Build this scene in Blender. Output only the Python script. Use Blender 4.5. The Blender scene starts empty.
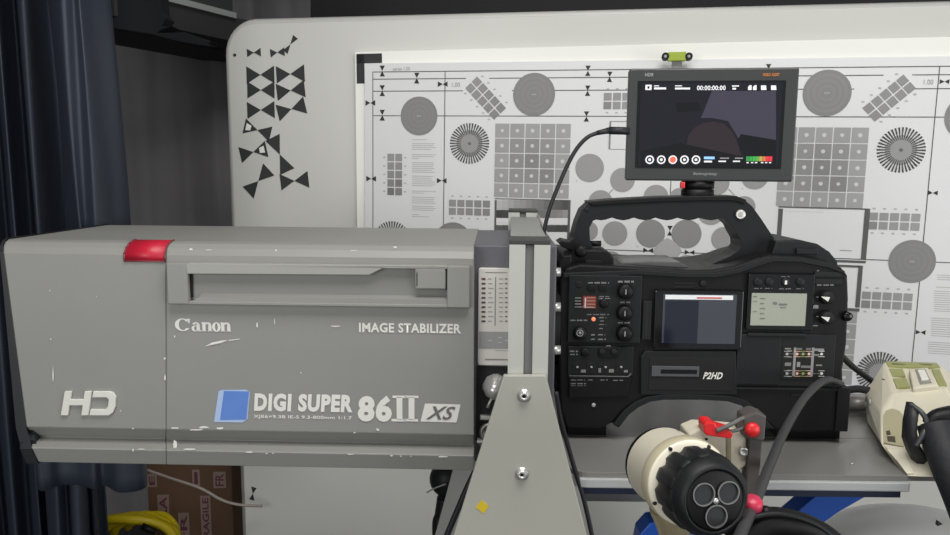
import bpy, bmesh, math, random
from mathutils import Vector, Matrix
random.seed(7)
C = bpy.context.scene.collection
SC = bpy.context.scene
R = math.radians

# ------------------------------------------------------------------ camera
FPX = 760.0
CAM = Vector((0.0, 0.0, 1.40))
PITCH, ROLL = R(7.4), R(0.46)
FWD = Vector((0, math.cos(PITCH), -math.sin(PITCH)))
UP0 = Vector((0, math.sin(PITCH), math.cos(PITCH)))
RIGHT = Vector((1, 0, 0)) * math.cos(ROLL) + UP0 * math.sin(ROLL)
UPV = UP0 * math.cos(ROLL) - Vector((1, 0, 0)) * math.sin(ROLL)
cd = bpy.data.cameras.new('camera')
cd.sensor_width = 36.0
cd.lens = FPX / 950.0 * 36.0
cd.clip_start = 0.02
cam = bpy.data.objects.new('camera', cd)
C.objects.link(cam)
cam.matrix_world = Matrix(((RIGHT.x, UPV.x, -FWD.x, CAM.x), (RIGHT.y, UPV.y, -FWD.y, CAM.y),
                           (RIGHT.z, UPV.z, -FWD.z, CAM.z), (0, 0, 0, 1)))
SC.camera = cam

# ------------------------------------------------------------------ world, lamps, exposure
SC.view_settings.view_transform = 'Standard'
SC.view_settings.look = 'None'
SC.view_settings.exposure = -0.12
SC.view_settings.gamma = 1.0
SC.view_settings.use_curve_mapping = False
wd = bpy.data.worlds.new('room_air')
SC.world = wd
wd.use_nodes = True
wd.node_tree.nodes['Background'].inputs[0].default_value = (0.93, 0.96, 1.0, 1)
wd.node_tree.nodes['Background'].inputs[1].default_value = 0.56


def area_lamp(name, loc, target, sx, sy, power, col):
    l = bpy.data.lights.new(name, 'AREA')
    l.shape = 'RECTANGLE'
    l.size, l.size_y, l.energy, l.color = sx, sy, power, col
    o = bpy.data.objects.new(name, l)
    C.objects.link(o)
    o.location = loc
    o.rotation_euler = (Vector(target) - Vector(loc)).to_track_quat('-Z', 'Y').to_euler()
    return o


area_lamp('ceiling_light', (0.25, 0.15, 2.66), (0.25, 0.45, 0.0), 1.3, 0.7, 34, (1.0, 0.985, 0.95))
area_lamp('room_light', (-1.7, -1.7, 1.7), (0.1, 1.2, 1.0), 1.3, 1.3, 30, (1.0, 0.99, 0.97))  # unseen lamp added at front left to brighten hood and board
area_lamp('side_light', (2.5, -0.9, 1.15), (0.4, 1.4, 1.0), 1.4, 1.4, 26, (1.0, 0.985, 0.96))  # unseen lamp added low on the right to lift the lower board

# ------------------------------------------------------------------ helpers


def ray(px, py):
    return FWD * FPX + RIGHT * (px - 475.0) - UPV * (py - 267.5)


def P(px, py, Y):
    d = ray(px, py)
    return CAM + d * (Y / d.y)


class Frame:
    """A thing's own axes: u to the right, v away from the viewer, z up."""

    def __init__(s, origin, yaw=0.0, roll=0.0):
        s.o = Vector(origin)
        s.t = R(yaw)
        c, n = math.cos(s.t), math.sin(s.t)
        u, z = Vector((c, -n, 0)), Vector((0, 0, 1))
        a, b = math.cos(R(roll)), math.sin(R(roll))
        s.u, s.v, s.w = u * a - z * b, Vector((n, c, 0)), z * a + u * b
        s.rot = Matrix((s.u, s.v, s.w)).transposed().to_euler()

    def q(s, px, py, v=0.0):
        d = ray(px, py)
        k = (v - (CAM - s.o).dot(s.v)) / d.dot(s.v)
        p = CAM + d * k - s.o
        return (p.dot(s.u), p.dot(s.w))

    def q3(s, px, py, v=0.0):
        a, b = s.q(px, py, v)
        return Vector((a, v, b))

    def loc(s, w):
        p = Vector(w) - s.o
        return Vector((p.dot(s.u), p.dot(s.v), p.dot(s.w)))


def srgb(r, g, b):
    f = lambda c: (c / 12.92 if c <= 0.04045 else ((c + 0.055) / 1.055) ** 2.4)
    return (f(r / 255), f(g / 255), f(b / 255), 1)


MATS = {}


def mat(name, rgb, rough=0.5, metal=0.0, var=0.08, scale=30.0, bump=0.0, bscale=200.0, emit=None, spec=0.5, stretch=None, coat=0.0):
    if name in MATS:
        return MATS[name]
    m = bpy.data.materials.new(name)
    m.use_nodes = True
    nt = m.node_tree
    b = nt.nodes['Principled BSDF']
    b.inputs['Roughness'].default_value = rough
    b.inputs['Metallic'].default_value = metal
    b.inputs['Specular IOR Level'].default_value = spec
    b.inputs['Coat Weight'].default_value = coat
    c = srgb(*rgb)
    tc = nt.nodes.new('ShaderNodeTexCoord')
    mp = nt.nodes.new('ShaderNodeMapping')
    if stretch:
        mp.inputs['Scale'].default_value = stretch
    nt.links.new(tc.outputs['Object'], mp.inputs[0])
    n = nt.nodes.new('ShaderNodeTexNoise')
    n.inputs['Scale'].default_value = scale
    n.inputs['Detail'].default_value = 4
    nt.links.new(mp.outputs[0], n.inputs['Vector'])
    mix = nt.nodes.new('ShaderNodeMix')
    mix.data_type = 'RGBA'
    mix.inputs[6].default_value = tuple(x * (1 - var) for x in c[:3]) + (1,)
    mix.inputs[7].default_value = tuple(min(1, x * (1 + var)) for x in c[:3]) + (1,)
    nt.links.new(n.outputs[0], mix.inputs[0])
    nt.links.new(mix.outputs[2], b.inputs['Base Color'])
    if bump:
        n2 = nt.nodes.new('ShaderNodeTexNoise')
        n2.inputs['Scale'].default_value = bscale
        nt.links.new(mp.outputs[0], n2.inputs['Vector'])
        bp = nt.nodes.new('ShaderNodeBump')
        bp.inputs['Strength'].default_value = bump
        bp.inputs['Distance'].default_value = 0.001
        nt.links.new(n2.outputs[0], bp.inputs['Height'])
        nt.links.new(bp.outputs[0], b.inputs['Normal'])
    if emit:
        b.inputs['Emission Color'].default_value = srgb(*emit[0])
        b.inputs['Emission Strength'].default_value = emit[1]
    MATS[name] = m
    return m


class MB:
    """Collects solids in one frame and builds them as one mesh object."""

    def __init__(s):
        s.V, s.F, s.M, s.mats, s.smooth = [], [], [], [], []

    def mi(s, m):
        if m is None:
            return 0
        if m not in s.mats:
            s.mats.append(m)
        return s.mats.index(m)

    def add(s, vs, fs, m=None, smooth=False):
        k = len(s.V)
        s.V += [tuple(v) for v in vs]
        for f in fs:
            s.F.append([i + k for i in f])
            s.M.append(s.mi(m))
            s.smooth.append(smooth)
        return s

    def prism(s, poly, v0, v1, m=None):
        """poly: (u, z) outline, extruded along v"""
        n = len(poly)
        vs = [(a, v0, b) for a, b in poly] + [(a, v1, b) for a, b in poly]
        fs = [list(range(n)), list(range(2 * n - 1, n - 1, -1))]
        fs += [[i, i + n, (i + 1) % n + n, (i + 1) % n] for i in range(n)]
        return s.add(vs, fs, m)

    def box(s, u0, u1, v0, v1, z0, z1, m=None):
        return s.prism([(u0, z0), (u1, z0), (u1, z1), (u0, z1)], v0, v1, m)

    def loft(s, rings, m=None, smooth=True, caps=True, closed=False):
        n = len(rings[0])
        vs = [v for r in rings for v in r]
        fs = []
        k = len(rings)
        for i in range(k if closed else k - 1):
            j2 = (i + 1) % k
            for j in range(n):
                fs.append([i * n + j, i * n + (j + 1) % n, j2 * n + (j + 1) % n, j2 * n + j])
        s.add(vs, fs, m, smooth)
        if caps and not closed:
            s.add(rings[0], [list(range(n - 1, -1, -1))], m)
            s.add(rings[-1], [list(range(n))], m)
        return s

    def lathe(s, p, axis, prof, n=24, m=None, smooth=True, lobes=0, amp=0.0):
        """prof: (distance along axis, radius)"""
        p, a = Vector(p), Vector(axis).normalized()
        e = a.orthogonal().normalized()
        g = a.cross(e)
        rings = []
        for d, r in prof:
            ring = []
            for i in range(n):
                t = 2 * math.pi * i / n
                rr = r * (1 + (amp * min(0, math.cos(lobes * t)) if lobes else 0))
                ring.append(p + a * d + (e * math.cos(t) + g * math.sin(t)) * rr)
            rings.append(ring)
        return s.loft(rings, m, smooth)

    def cyl(s, p, q, r, n=16, m=None, smooth=True):
        p, q = Vector(p), Vector(q)
        return s.lathe(p, q - p, [(0, r), ((q - p).length, r)], n, m, smooth)

    def tube(s, pts, r, n=10, m=None, steps=6):
        pts = [Vector(p) for p in pts]
        if steps > 1:
            out = []
            for i in range(len(pts) - 1):
                p0, p1, p2, p3 = pts[max(i - 1, 0)], pts[i], pts[i + 1], pts[min(i + 2, len(pts) - 1)]
                for k in range(steps):
                    t = k / steps
                    out.append(0.5 * ((2 * p1) + (p2 - p0) * t + (2 * p0 - 5 * p1 + 4 * p2 - p3) * t * t + (3 * p1 - p0 - 3 * p2 + p3) * t ** 3))
            out.append(pts[-1])
            pts = out
        rings = []
        e = None
        for i, p in enumerate(pts):
            a = (pts[min(i + 1, len(pts) - 1)] - pts[max(i - 1, 0)]).normalized()
            e = a.orthogonal().normalized() if e is None else (e - a * e.dot(a)).normalized()
            g = a.cross(e)
            rr = r(i / (len(pts) - 1)) if callable(r) else r
            rings.append([p + (e * math.cos(2 * math.pi * j / n) + g * math.sin(2 * math.pi * j / n)) * rr for j in range(n)])
        return s.loft(rings, m, True)

    def flat(s, poly, v, m=None):
        return s.add([(a, v, b) for a, b in poly], [list(range(len(poly)))], m)

    def build(s, name, m=None, parent=None, frame=None, bevel=0.0, seg=2, label=None, cat=None, group=None, kind=None, solid=True):
        me = bpy.data.meshes.new(name)
        me.from_pydata(s.V, [], s.F)
        for x in (s.mats or [m]):
            me.materials.append(x)
        for p, i, sm in zip(me.polygons, s.M, s.smooth):
            p.material_index = i
            p.use_smooth = sm
        if solid:
            bm = bmesh.new()
            bm.from_mesh(me)
            bmesh.ops.remove_doubles(bm, verts=bm.verts, dist=1e-6)
            bmesh.ops.recalc_face_normals(bm, faces=bm.faces)
            bm.to_mesh(me)
            bm.free()
        o = bpy.data.objects.new(name, me)
        C.objects.link(o)
        if bevel:
            b = o.modifiers.new('bevel', 'BEVEL')
            b.width, b.segments, b.limit_method, b.angle_limit = bevel, seg, 'ANGLE', R(35)
            b.harden_normals = False
        if parent is not None:
            o.parent = parent
        elif frame is not None:
            o.location = frame.o
            o.rotation_euler = frame.rot
        tag(o, label, cat, group, kind)
        return o


def tag(o, label=None, cat=None, group=None, kind=None):
    if label: o['label'] = label
    if cat: o['category'] = cat
    if group: o['group'] = group
    if kind: o['kind'] = kind
    return o


def thing(name, label, cat, frame, group=None):
    o = bpy.data.objects.new(name, None)
    C.objects.link(o)
    o.empty_display_size = 0.02
    o.location = frame.o
    o.rotation_euler = frame.rot
    return tag(o, label, cat, group)


def quad(F, x0, y0, x1, y1, v=0.0):
    """upright rectangle whose corners show at two pixels"""
    a, b = F.q(x0, y0, v), F.q(x1, y1, v)
    return [(a[0], b[1]), (b[0], b[1]), (b[0], a[1]), (a[0], a[1])]


def pts(F, lst, v=0.0):
    return [F.q(x, y, v) for x, y in lst]


def panel(name, F, parent, m, x0, y0, x1, y1, v0, v1, bevel=0.0, label=None, r=0.0):
    q = quad(F, x0, y0, x1, y1, v0)
    if r:
        q = rounded(q[0][0], q[0][1], q[2][0], q[2][1], r)
    return MB().prism(q, v0, v1).build(name, m, parent, bevel=bevel, label=label)


def rounded(u0, z0, u1, z1, r, n=5):
    out = []
    for cx, cz, a0 in ((u1 - r, z0 + r, -90), (u1 - r, z1 - r, 0), (u0 + r, z1 - r, 90), (u0 + r, z0 + r, 180)):
        for i in range(n + 1):
            t = R(a0 + 90 * i / n)
            out.append((cx + r * math.cos(t), cz + r * math.sin(t)))
    return out


def disc(F, px, py, rpx, v, n=24):
    c = F.q(px, py, v)
    r = abs(F.q(px + rpx, py, v)[0] - c[0])
    return [(c[0] + r * math.cos(2 * math.pi * i / n), c[1] + r * math.sin(2 * math.pi * i / n)) for i in range(n)]


def knob(name, F, parent, m, px, py, rpx, v, h, label=None, taper=0.9, lobes=0):
    c = F.q3(px, py, v)
    r = abs(F.q(px + rpx, py, v)[0] - c.x)
    return MB().lathe(c, (0, -1, 0), [(0, r), (h * 0.8, r * taper), (h, r * taper * 0.82), (h, 0.0005)], 20, lobes=lobes, amp=0.08).build(name, m, parent, label=label)


def lettering(name, s, F, parent, m, x0, y0, x1, y1, v, ext=0.0003, shear=0.0, bold=0.0, label=None):
    cu = bpy.data.curves.new(name, 'FONT')
    cu.body = s
    cu.shear = shear
    cu.offset = bold
    cu.space_character = 1 + bold * 2.2
    cu.resolution_u = 3
    tmp = bpy.data.objects.new('t', cu)
    C.objects.link(tmp)
    bpy.context.view_layer.update()
    me = bpy.data.meshes.new_from_object(tmp.evaluated_get(bpy.context.evaluated_depsgraph_get()))
    bpy.data.objects.remove(tmp)
    xs = [p.co.x for p in me.vertices]
    ys = [p.co.y for p in me.vertices]
    a, b = F.q(x0, y0, v), F.q(x1, y1, v)
    sx = (b[0] - a[0]) / (max(xs) - min(xs))
    sz = (a[1] - b[1]) / (max(ys) - min(ys))
    for p in me.vertices:
        p.co = (a[0] + (p.co.x - min(xs)) * sx, v - ext, b[1] + (p.co.y - min(ys)) * sz)
    me.name = name
    me.materials.clear()
    me.materials.append(m)
    o = bpy.data.objects.new(name, me)
    C.objects.link(o)
    o.parent = parent
    if label: o['label'] = label
    return o


# ------------------------------------------------------------------ materials
M_lens = mat('grey_lens_paint', (140, 140, 136), 0.48, 0.0, 0.05, 12, 0.12, 500)
M_lensd = mat('slate_lens_paint', (92, 92, 98), 0.5, 0.0, 0.05, 14, 0.1, 500)
M_rubber = mat('dark_rubber', (36, 37, 41), 0.55, 0.0, 0.1, 40)
M_black = mat('black_plastic', (14, 14, 16), 0.5, 0.0, 0.1, 60, 0.15, 900, spec=0.3)
M_black2 = mat('charcoal_plastic', (27, 28, 30), 0.5, 0.0, 0.1, 60, 0.15, 900, spec=0.3)
M_blackg = mat('glossy_black', (14, 14, 16), 0.15, 0.0, 0.05, 60)
M_pit = mat('deep_black', (9, 9, 10), 0.7, 0.0, 0.05, 60)
M_white = mat('white_print', (226, 226, 220), 0.5, 0, 0.03, 50)
M_ltgrey = mat('pale_grey_print', (150, 152, 152), 0.5, 0, 0.03, 50)
M_steel = mat('steel', (206, 206, 202), 0.32, 0.6, 0.05, 80)
M_alu = mat('anodised_aluminium', (196, 197, 190), 0.42, 0.35, 0.04, 20, 0.1, 300, stretch=(1, 1, 0.05))
M_plate = mat('pale_metal_plate', (172, 171, 162), 0.5, 0.15, 0.04, 8, 0.08, 300)
M_red = mat('red_paint', (188, 30, 54), 0.42, 0, 0.06, 30)
M_redp = mat('red_plastic', (222, 40, 44), 0.35, 0, 0.06, 40)
M_cream = mat('cream_paint', (212, 206, 186), 0.45, 0, 0.12, 22, 0.1, 400)
M_board = mat('white_laminate', (200, 200, 195), 0.3, 0, 0.02, 4)
M_paper = mat('chart_paper', (222, 223, 224), 0.6, 0, 0.015, 8)
M_backing = mat('backing_white', (236, 236, 230), 0.3, 0, 0.02, 6)
M_ink = mat('black_ink', (40, 41, 42), 0.6, 0, 0.05, 60)
M_yellow = mat('yellow_plastic', (206, 184, 22), 0.4, 0, 0.1, 30)


def ink(g):
    return mat('ink_%d' % g, (g, g, g), 0.6, 0, 0.02, 60)


# ------------------------------------------------------------------ the setting
def structure(name, mb, m, F=None):
    return mb.build(name, m, frame=F, kind='structure')


def caption(mb, F, x0, y0, x1, y1, v, m):
    x = x0
    k = 0
    while x < x1 - 0.3:
        w = 0.75 + 0.35 * ((k * 7) % 3) / 2
        if k % 5 != 4:
            d = 0.25 * ((k * 5) % 3 == 0)
            mb.flat(quad(F, x, y0 + d, min(x + w, x1), y1, v), v, m)
        x += w + 0.42
        k += 1


M_floor = mat('grey_floor', (88, 88, 86), 0.6, 0, 0.12, 6)
M_wall = mat('dark_grey_wall', (52, 52, 54), 0.8, 0, 0.06, 3)
M_ceil = mat('dark_ceiling', (48, 49, 50), 0.9, 0, 0.06, 3)
structure('floor', MB().box(-2.6, 3.2, -2.6, 2.75, -0.05, 0.0), M_floor)
structure('wall_back', MB().box(-2.6, 3.2, 2.7, 2.8, 0.0, 2.75), M_wall)
structure('wall_left', MB().box(-2.65, -2.6, -2.6, 2.8, 0.0, 2.75), M_wall)
structure('ceiling', MB().box(-2.6, 3.2, -2.6, 2.75, 2.75, 2.8), M_ceil)
# dark soffit beam with a pale rail, upper left
M_soffit = mat('soffit_grey', (46, 52, 50), 0.7, 0, 0.08, 5)
M_rail = mat('rail_grey', (150, 154, 150), 0.5, 0, 0.05, 5)
pa, pb = P(158, -1, 1.75), P(232, 17.5, 1.75)
sA = P(158, -1, 1.80)
kz = sA.z
d2 = ray(233, 18)
sB = CAM + d2 * ((kz - CAM.z) / d2.z)
dirv = (sB - sA).normalized()
SF = Frame(sA, -math.degrees(math.atan2(dirv.y, dirv.x)))
L2 = (sB - sA).length
trim = MB().box(-0.12, L2, 0.0, 0.30, 0.004, 0.22)
structure('trim_1', trim, M_soffit, SF)
structure('trim_2', MB().box(-0.12, L2, -0.012, 0.0, -0.002, 0.012), M_rail, SF)
structure('trim_3', MB().box(-0.12, L2 + 0.7, 0.0, 0.34, -0.058, 0.003), mat('soffit_dark', (50, 49, 50), 0.8, 0, 0.08, 5), SF)

# ------------------------------------------------------------------ curtains


def sheet(plan, z0, z1, n_z=14, lean=0.0, thick=0.004, sway=0.004, flare=0.0):
    """plan: (x, y) points of the fold line; a smooth sheet hanging between z0 and z1"""
    P2 = [Vector((a, b, 0)) for a, b in plan]
    line = []
    for i in range(len(P2) - 1):
        p0, p1, p2, p3 = P2[max(i - 1, 0)], P2[i], P2[i + 1], P2[min(i + 2, len(P2) - 1)]
        for k in range(8):
            t = k / 8
            line.append(0.5 * ((2 * p1) + (p2 - p0) * t + (2 * p0 - 5 * p1 + 4 * p2 - p3) * t * t + (3 * p1 - p0 - 3 * p2 + p3) * t ** 3))
    line.append(P2[-1])
    cx = sum(p.x for p in line) / len(line)
    mb = MB()
    n = len(line)
    vs, fs = [], []
    for j in range(n_z + 1):
        h = j / n_z
        z = z0 + (z1 - z0) * h
        for i, p in enumerate(line):
            s = 1 + flare * (1 - h)
            vs.append((cx + (p.x - cx) * s + lean * (1 - h) + sway * math.sin(i * 0.21 + h * 5), p.y + sway * math.sin(i * 0.13 + h * 4), z))
    for j in range(n_z):
        for i in range(n - 1):
            fs.append([j * n + i, j * n + i + 1, (j + 1) * n + i + 1, (j + 1) * n + i])
    mb.add(vs, fs, None, True)
    return mb


def hang(name, mb, m, label, cat, group=None, kind=None, thick=0.004):
    o = mb.build(name, m, label=label, cat=cat, group=group, kind=kind, solid=False)
    s = o.modifiers.new('solid', 'SOLIDIFY')
    s.thickness = thick
    return o


M_curt = mat('navy_curtain_cloth', (50, 57, 70), 0.5, 0, 0.12, 60, 0.3, 700, spec=0.5)
M_back = mat('grey_backdrop_cloth', (116, 114, 116), 0.85, 0, 0.08, 20, 0.2, 500)
g_curt = 'navy curtains on the left'


def xY(px, Y, py=120):
    return (P(px, py, Y).x, Y)


hang('curtain', sheet([xY(*a) for a in ((-50, 1.50), (-35, 1.58), (-20, 1.50), (-6, 1.56), (4, 1.49), (12, 1.55), (19, 1.58), (25, 1.55), (28, 1.48), (35, 1.49), (41, 1.60), (52, 1.66), (66, 1.68), (78, 1.68))], 0.02, 1.98, lean=0.02),
     M_curt, 'navy curtain hanging in narrow folds at the far left of the picture', 'curtain')
hang('curtain', sheet([xY(*a) for a in ((52, 1.44), (57, 1.36), (66, 1.30), (76, 1.315), (84, 1.30), (96, 1.35), (104, 1.385), (112, 1.42), (117, 1.46))], 1.26, 1.98, lean=0.012),
     M_curt, 'broad navy curtain panel hanging nearest the grey backdrop', 'curtain')
# gathered lower end of the curtain under the lens
zb = P(60, 492, 1.22).z
hang('curtain', sheet([xY(a, b, 480) for a, b in ((36, 1.26), (35, 1.235), (40, 1.222), (50, 1.23), (62, 1.25), (76, 1.25), (86, 1.24), (94, 1.232), (102, 1.245), (110, 1.235), (118, 1.222), (130, 1.222), (142, 1.235), (147, 1.255), (146, 1.28))], zb, zb + 0.34, lean=0.0, sway=0.0015),
     M_curt, 'short gathered navy curtain end below the hood of the big lens', 'curtain')
hang('curtain', sheet([xY(a, b, 510) for a, b in ((48, 1.40), (54, 1.335), (60, 1.315), (68, 1.35), (76, 1.33), (84, 1.335), (88, 1.38), (92, 1.42), (97, 1.40), (101, 1.44))], 0.02, zb + 0.3, lean=-0.01, sway=0.002),
     M_curt, 'long navy curtain fold dropping to the bottom edge beneath the gathered end', 'curtain')
bd = [(xY(60 + i * 11, 2.40 + 0.012 * math.sin(i * 0.8) + 0.005 * math.sin(i * 2.1 + 1))) for i in range(24)]
hang('backdrop_curtain', sheet(bd, 0.02, P(170, 16, 2.40).z + 0.06, sway=0.006), M_back, 'dark grey cloth backdrop hanging left of the whiteboard', 'backdrop')
# black cloth bundle on the soffit
FH = Frame(P(150, 40, 1.70))
blk = MB()
blk.prism(pts(FH, [(98, -30), (158, -30), (161, 12), (166, 18), (161, 26), (172, 26), (160, 30), (157, 33), (184, 32), (211, 41), (208, 44), (219, 47), (205, 46), (180, 42), (150, 34), (100, 26)]), 0.0, 0.05)
blk.build('hanging_cloth', mat('black_cloth', (16, 18, 22), 0.9, 0, 0.1, 20), frame=FH, bevel=0.006, label='black cloth bundle with ragged end hanging under the soffit, upper left', cat='cloth')

# ------------------------------------------------------------------ whiteboard and chart
B = Frame((P(667, 300, 1.47).x, P(667, 300, 1.47).y, 0.75), 12.0)
wb = thing('whiteboard', 'large round-cornered whiteboard carrying the test chart, on a metal stand', 'whiteboard', B)
uL, zT = B.q(229.5, 90)[0], 0
zt_l, zt_r = B.q(300, 22.5), B.q(948, 5.5)
uR = B.q(1000, 100)[0] + 0.10
slope = (zt_r[1] - zt_l[1]) / (zt_r[0] - zt_l[0])
ztop = lambda u: zt_l[1] + slope * (u - zt_l[0])
uLb = B.q(245, 520)[0]
rr = 0.062
outl = [(uLb, -0.22), (uR, -0.22), (uR, ztop(uR))]
for i in range(9):
    t = R(90 + 90 * i / 8)
    outl.append((uL + rr + rr * math.cos(t), ztop(uL) - rr + rr * math.sin(t)))
MB().prism(outl, 0.0, 0.02).build('board', M_board, wb, bevel=0.0015)
rim = MB()
loop = [Vector((a, 0.011, b)) for a, b in outl]
rim.tube(loop + loop[:1], 0.0112, 8, None, 1)
rim.build('rim', mat('rim_white', (186, 186, 182), 0.4, 0, 0.03, 8), wb)
for sx in (uL + 0.16, uR - 0.16):
    MB().box(sx - 0.02, sx + 0.02, 0.024, 0.06, -0.75, 0.9).build('stand_leg', M_alu, wb)
    MB().box(sx - 0.02, sx + 0.02, -0.25, 0.34, -0.748, -0.71).build('stand_foot', M_alu, wb)


def bow_tie_px(x, y, L, h, ang, F=None):
    F = F or B
    """two black triangles meeting at a point; centre, half length, half width in pixels"""
    c = F.q(x, y)
    s = abs(F.q(x + 1, y)[0] - c[0])
    t = R(ang)
    rot = lambda a, b: (c[0] + (a * math.cos(t) - b * math.sin(t)) * s, c[1] + (a * math.sin(t) + b * math.cos(t)) * s)
    return [rot(-L, h), rot(-L, -h), rot(-0.1, 0)], [rot(L, -h), rot(L, h), rot(0.1, 0)], rot, s


for x, y, L, h, ang in ((254, 52.6, 6.8, 3.6, 2), (277.5, 52.5, 7, 3.8, 4), (290.5, 44.5, 8.5, 2.8, 52), (260.5, 74.8, 13.8, 7.8, 0), (290.5, 74, 14, 7.8, 2), (261, 90, 13.5, 7.6, -1),
                        (290.8, 90.5, 14, 7.8, 6), (261, 110, 13.6, 7.6, 1), (291.5, 109, 14.2, 7.8, 14), (257.5, 130, 13.5, 7, -16), (253.5, 152, 13.5, 7.4, 12), (280, 154.5, 17, 7.8, -66),
                        (258.5, 181, 15, 7.6, 45), (294.5, 180.8, 14, 7.6, 6), (253, 493.5, 6.2, 2.6, 78)):
    t1, t2, rot, s = bow_tie_px(x, y, L, h, ang)
    mb = MB().prism(t1, -0.0012, 0.0, M_ink).prism(t2, -0.0012, 0.0, M_ink)
    if (x, y) == (257.5, 130):
        mb.prism([rot(-11.5, 3.2), rot(-11.5, -3.4), rot(-6.5, -2.2), rot(-6.5, 2.2)], -0.0016, -0.0012, M_white)
    if (x, y) == (253.5, 152):
        mb.prism([rot(11.5, 3.4), rot(11.5, -3), rot(6.5, -2.2), rot(6.5, 2.2)], -0.0016, -0.0012, M_white)
    o = mb.build('bow_tie_sticker', M_ink, wb)
MB().prism(disc(B, 235, 55, 1.3, 0), -0.002, 0.0).build('screw', M_ink, wb)

# backing panel and chart
bk = thing('backing_panel', 'glossy white backing panel with a black corner mark behind the chart', 'panel', B)
MB().prism(quad(B, 356.5, 52.5, 1000, 420), -0.010, -0.0005).build('panel', M_backing, bk, bevel=0.001)
cm = quad(B, 356.5, 54, 382, 63, -0.0101)
cm2 = quad(B, 356.5, 54, 364.5, 83.5, -0.0101)
MB().prism(cm, -0.0108, -0.0101).prism(cm2, -0.0108, -0.0101).build('corner_mark', M_ink, bk)

CB = Frame(B.o, 12.0, 0.5)
ch = thing('test_chart', 'large white resolution test chart of grey patches, stars and circles behind the camera', 'test chart', CB)
V0, V1 = -0.0155, -0.0105
uc = CB.q(668, 240, V0)[0]
tl = CB.q(364.5, 63.5, V0)
zc = CB.q(668, 252, V0)[1]
zbot = 2 * zc - tl[1]
CH = [(tl[0], zbot), (2 * uc - tl[0], zbot), (2 * uc - tl[0], tl[1]), (tl[0], tl[1])]
MB().prism(CH, V0, V1).build('sheet', M_paper, ch, bevel=0.0008)
VP = V0 - 0.0004
q = lambda x, y: CB.q(x, y, VP)
mirror = lambda u: 2 * uc - u
mirz = lambda z: 2 * zc - z
pr = MB()   # ruled lines, bow ties and captions
DK = ink(88)
il = q(372.8, 72)
ir = mirror(il[0])
LW = 0.0017


def hline(z, u0, u1, w=LW, m=DK):
    pr.flat([(u0, z - w / 2), (u1, z - w / 2), (u1, z + w / 2), (u0, z + w / 2)], VP, m)


def vline(u, z0, z1, w=LW, m=DK):
    pr.flat([(u - w / 2, z0), (u + w / 2, z0), (u + w / 2, z1), (u - w / 2, z1)], VP, m)


zl = [il[1], q(373, 79.2)[1], q(373, 91.2)[1], q(373, 115.7)[1]]
ub = q(463, 91)[0]
for k, z in enumerate(zl):
    for zz in (z, mirz(z)):
        if k in (0, 3):
            hline(zz, il[0], ir)
        else:
            cut = q(466, 80)[0] if k == 1 else ub
            cut2 = q(512, 91)[0] if k == 2 else q(489, 80)[0]
            hline(zz, il[0], cut); hline(zz, cut2, mirror(cut2)); hline(zz, mirror(cut), ir)
hline(zc, il[0], ir)
for u in (il[0], ir, q(444.5, 130)[0], mirror(q(444.5, 130)[0])):
    vline(u, mirz(il[1]), il[1])
vline(uc, q(668, 205)[1], q(668, 170)[1])


def tie(x, y, L, h, vert=False):
    t1, t2, rot, s = bow_tie_px(x, y, L, h, 90 if vert else 0, CB)
    pr.flat(t1, VP - 0.0002, M_ink); pr.flat(t2, VP - 0.0002, M_ink)


for x, y in ((384.8, 72), (384.8, 91.4), (384.8, 115.7), (419, 79), (588.5, 71.8), (588.2, 91.5), (587, 117), (610, 77.8), (669.5, 230), (767, 70)):
    tie(x, y, 5, 2.6, True)
for x, y in ((373, 103.6), (444.7, 85), (373.8, 178.6), (443.7, 180.6), (941, 82.6), (929.5, 192.6), (917.5, 330.5), (648, 249.5), (689, 251.5)):
    tie(x, y, 4.8, 2.6)
# caption and text rows
for (x0, y0, x1, rows) in ((412, 139.5, 427, [(0, 1.0)]), (412, 143.5, 436, [(0, .96), (1.9, .9), (3.8, 1), (5.7, .8)]), (412, 154.5, 436, [(0, 1), (1.9, .9), (3.8, .3)]),
                           (412, 162.5, 436, [(k * 1.9, .9 + .1 * math.sin(k * 3)) for k in range(6)]), (412, 176, 436, [(k * 1.9, .9 + .1 * math.sin(k * 5)) for k in range(6)]),
                           (412, 191, 436, [(0, 1), (1.9, .5)]), (412, 197, 436, [(k * 1.9, .95 + .05 * math.sin(k * 5)) for k in range(4)]), (412, 206, 436, [(0, .9), (1.9, 1), (3.8, .9)]), (412, 214.5, 430, [(0, .4), (1.9, .95)]),
                           (937, 275, 985, [(k * 2.2, .9 + .08 * math.sin(k * 3)) for k in range(3)]), (936, 287, 985, [(0, .3)]), (934, 291, 985, [(k * 2.2, .9 + .08 * math.sin(k * 2)) for k in range(10)]), (931, 318, 985, [(k * 2.2, .9 + .08 * math.sin(k * 4)) for k in range(9)]), (928, 342, 985, [(k * 2.2, .9 + .08 * math.sin(k * 3)) for k in range(6)])):
    for dy, f in rows:
        a, b2 = q(x0, y0 + dy), q(x0 + (x1 - x0) * f, y0 + dy)
        hline(a[1], a[0], b2[0], 0.0014, ink(186))
pr.build('chart_lines', DK, ch, solid=False, label='thin ruled lines, bow-tie marks and caption rows')
lettering('caption', '1.00', CB, ch, ink(150), 452, 82.5, 460, 87, VP)
lettering('caption', '1.00', CB, ch, ink(150), 924, 79.5, 933, 84.5, VP)
lettering('caption', 'series 1.00', CB, ch, ink(160), 393, 67, 410, 70.5, VP)


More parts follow.
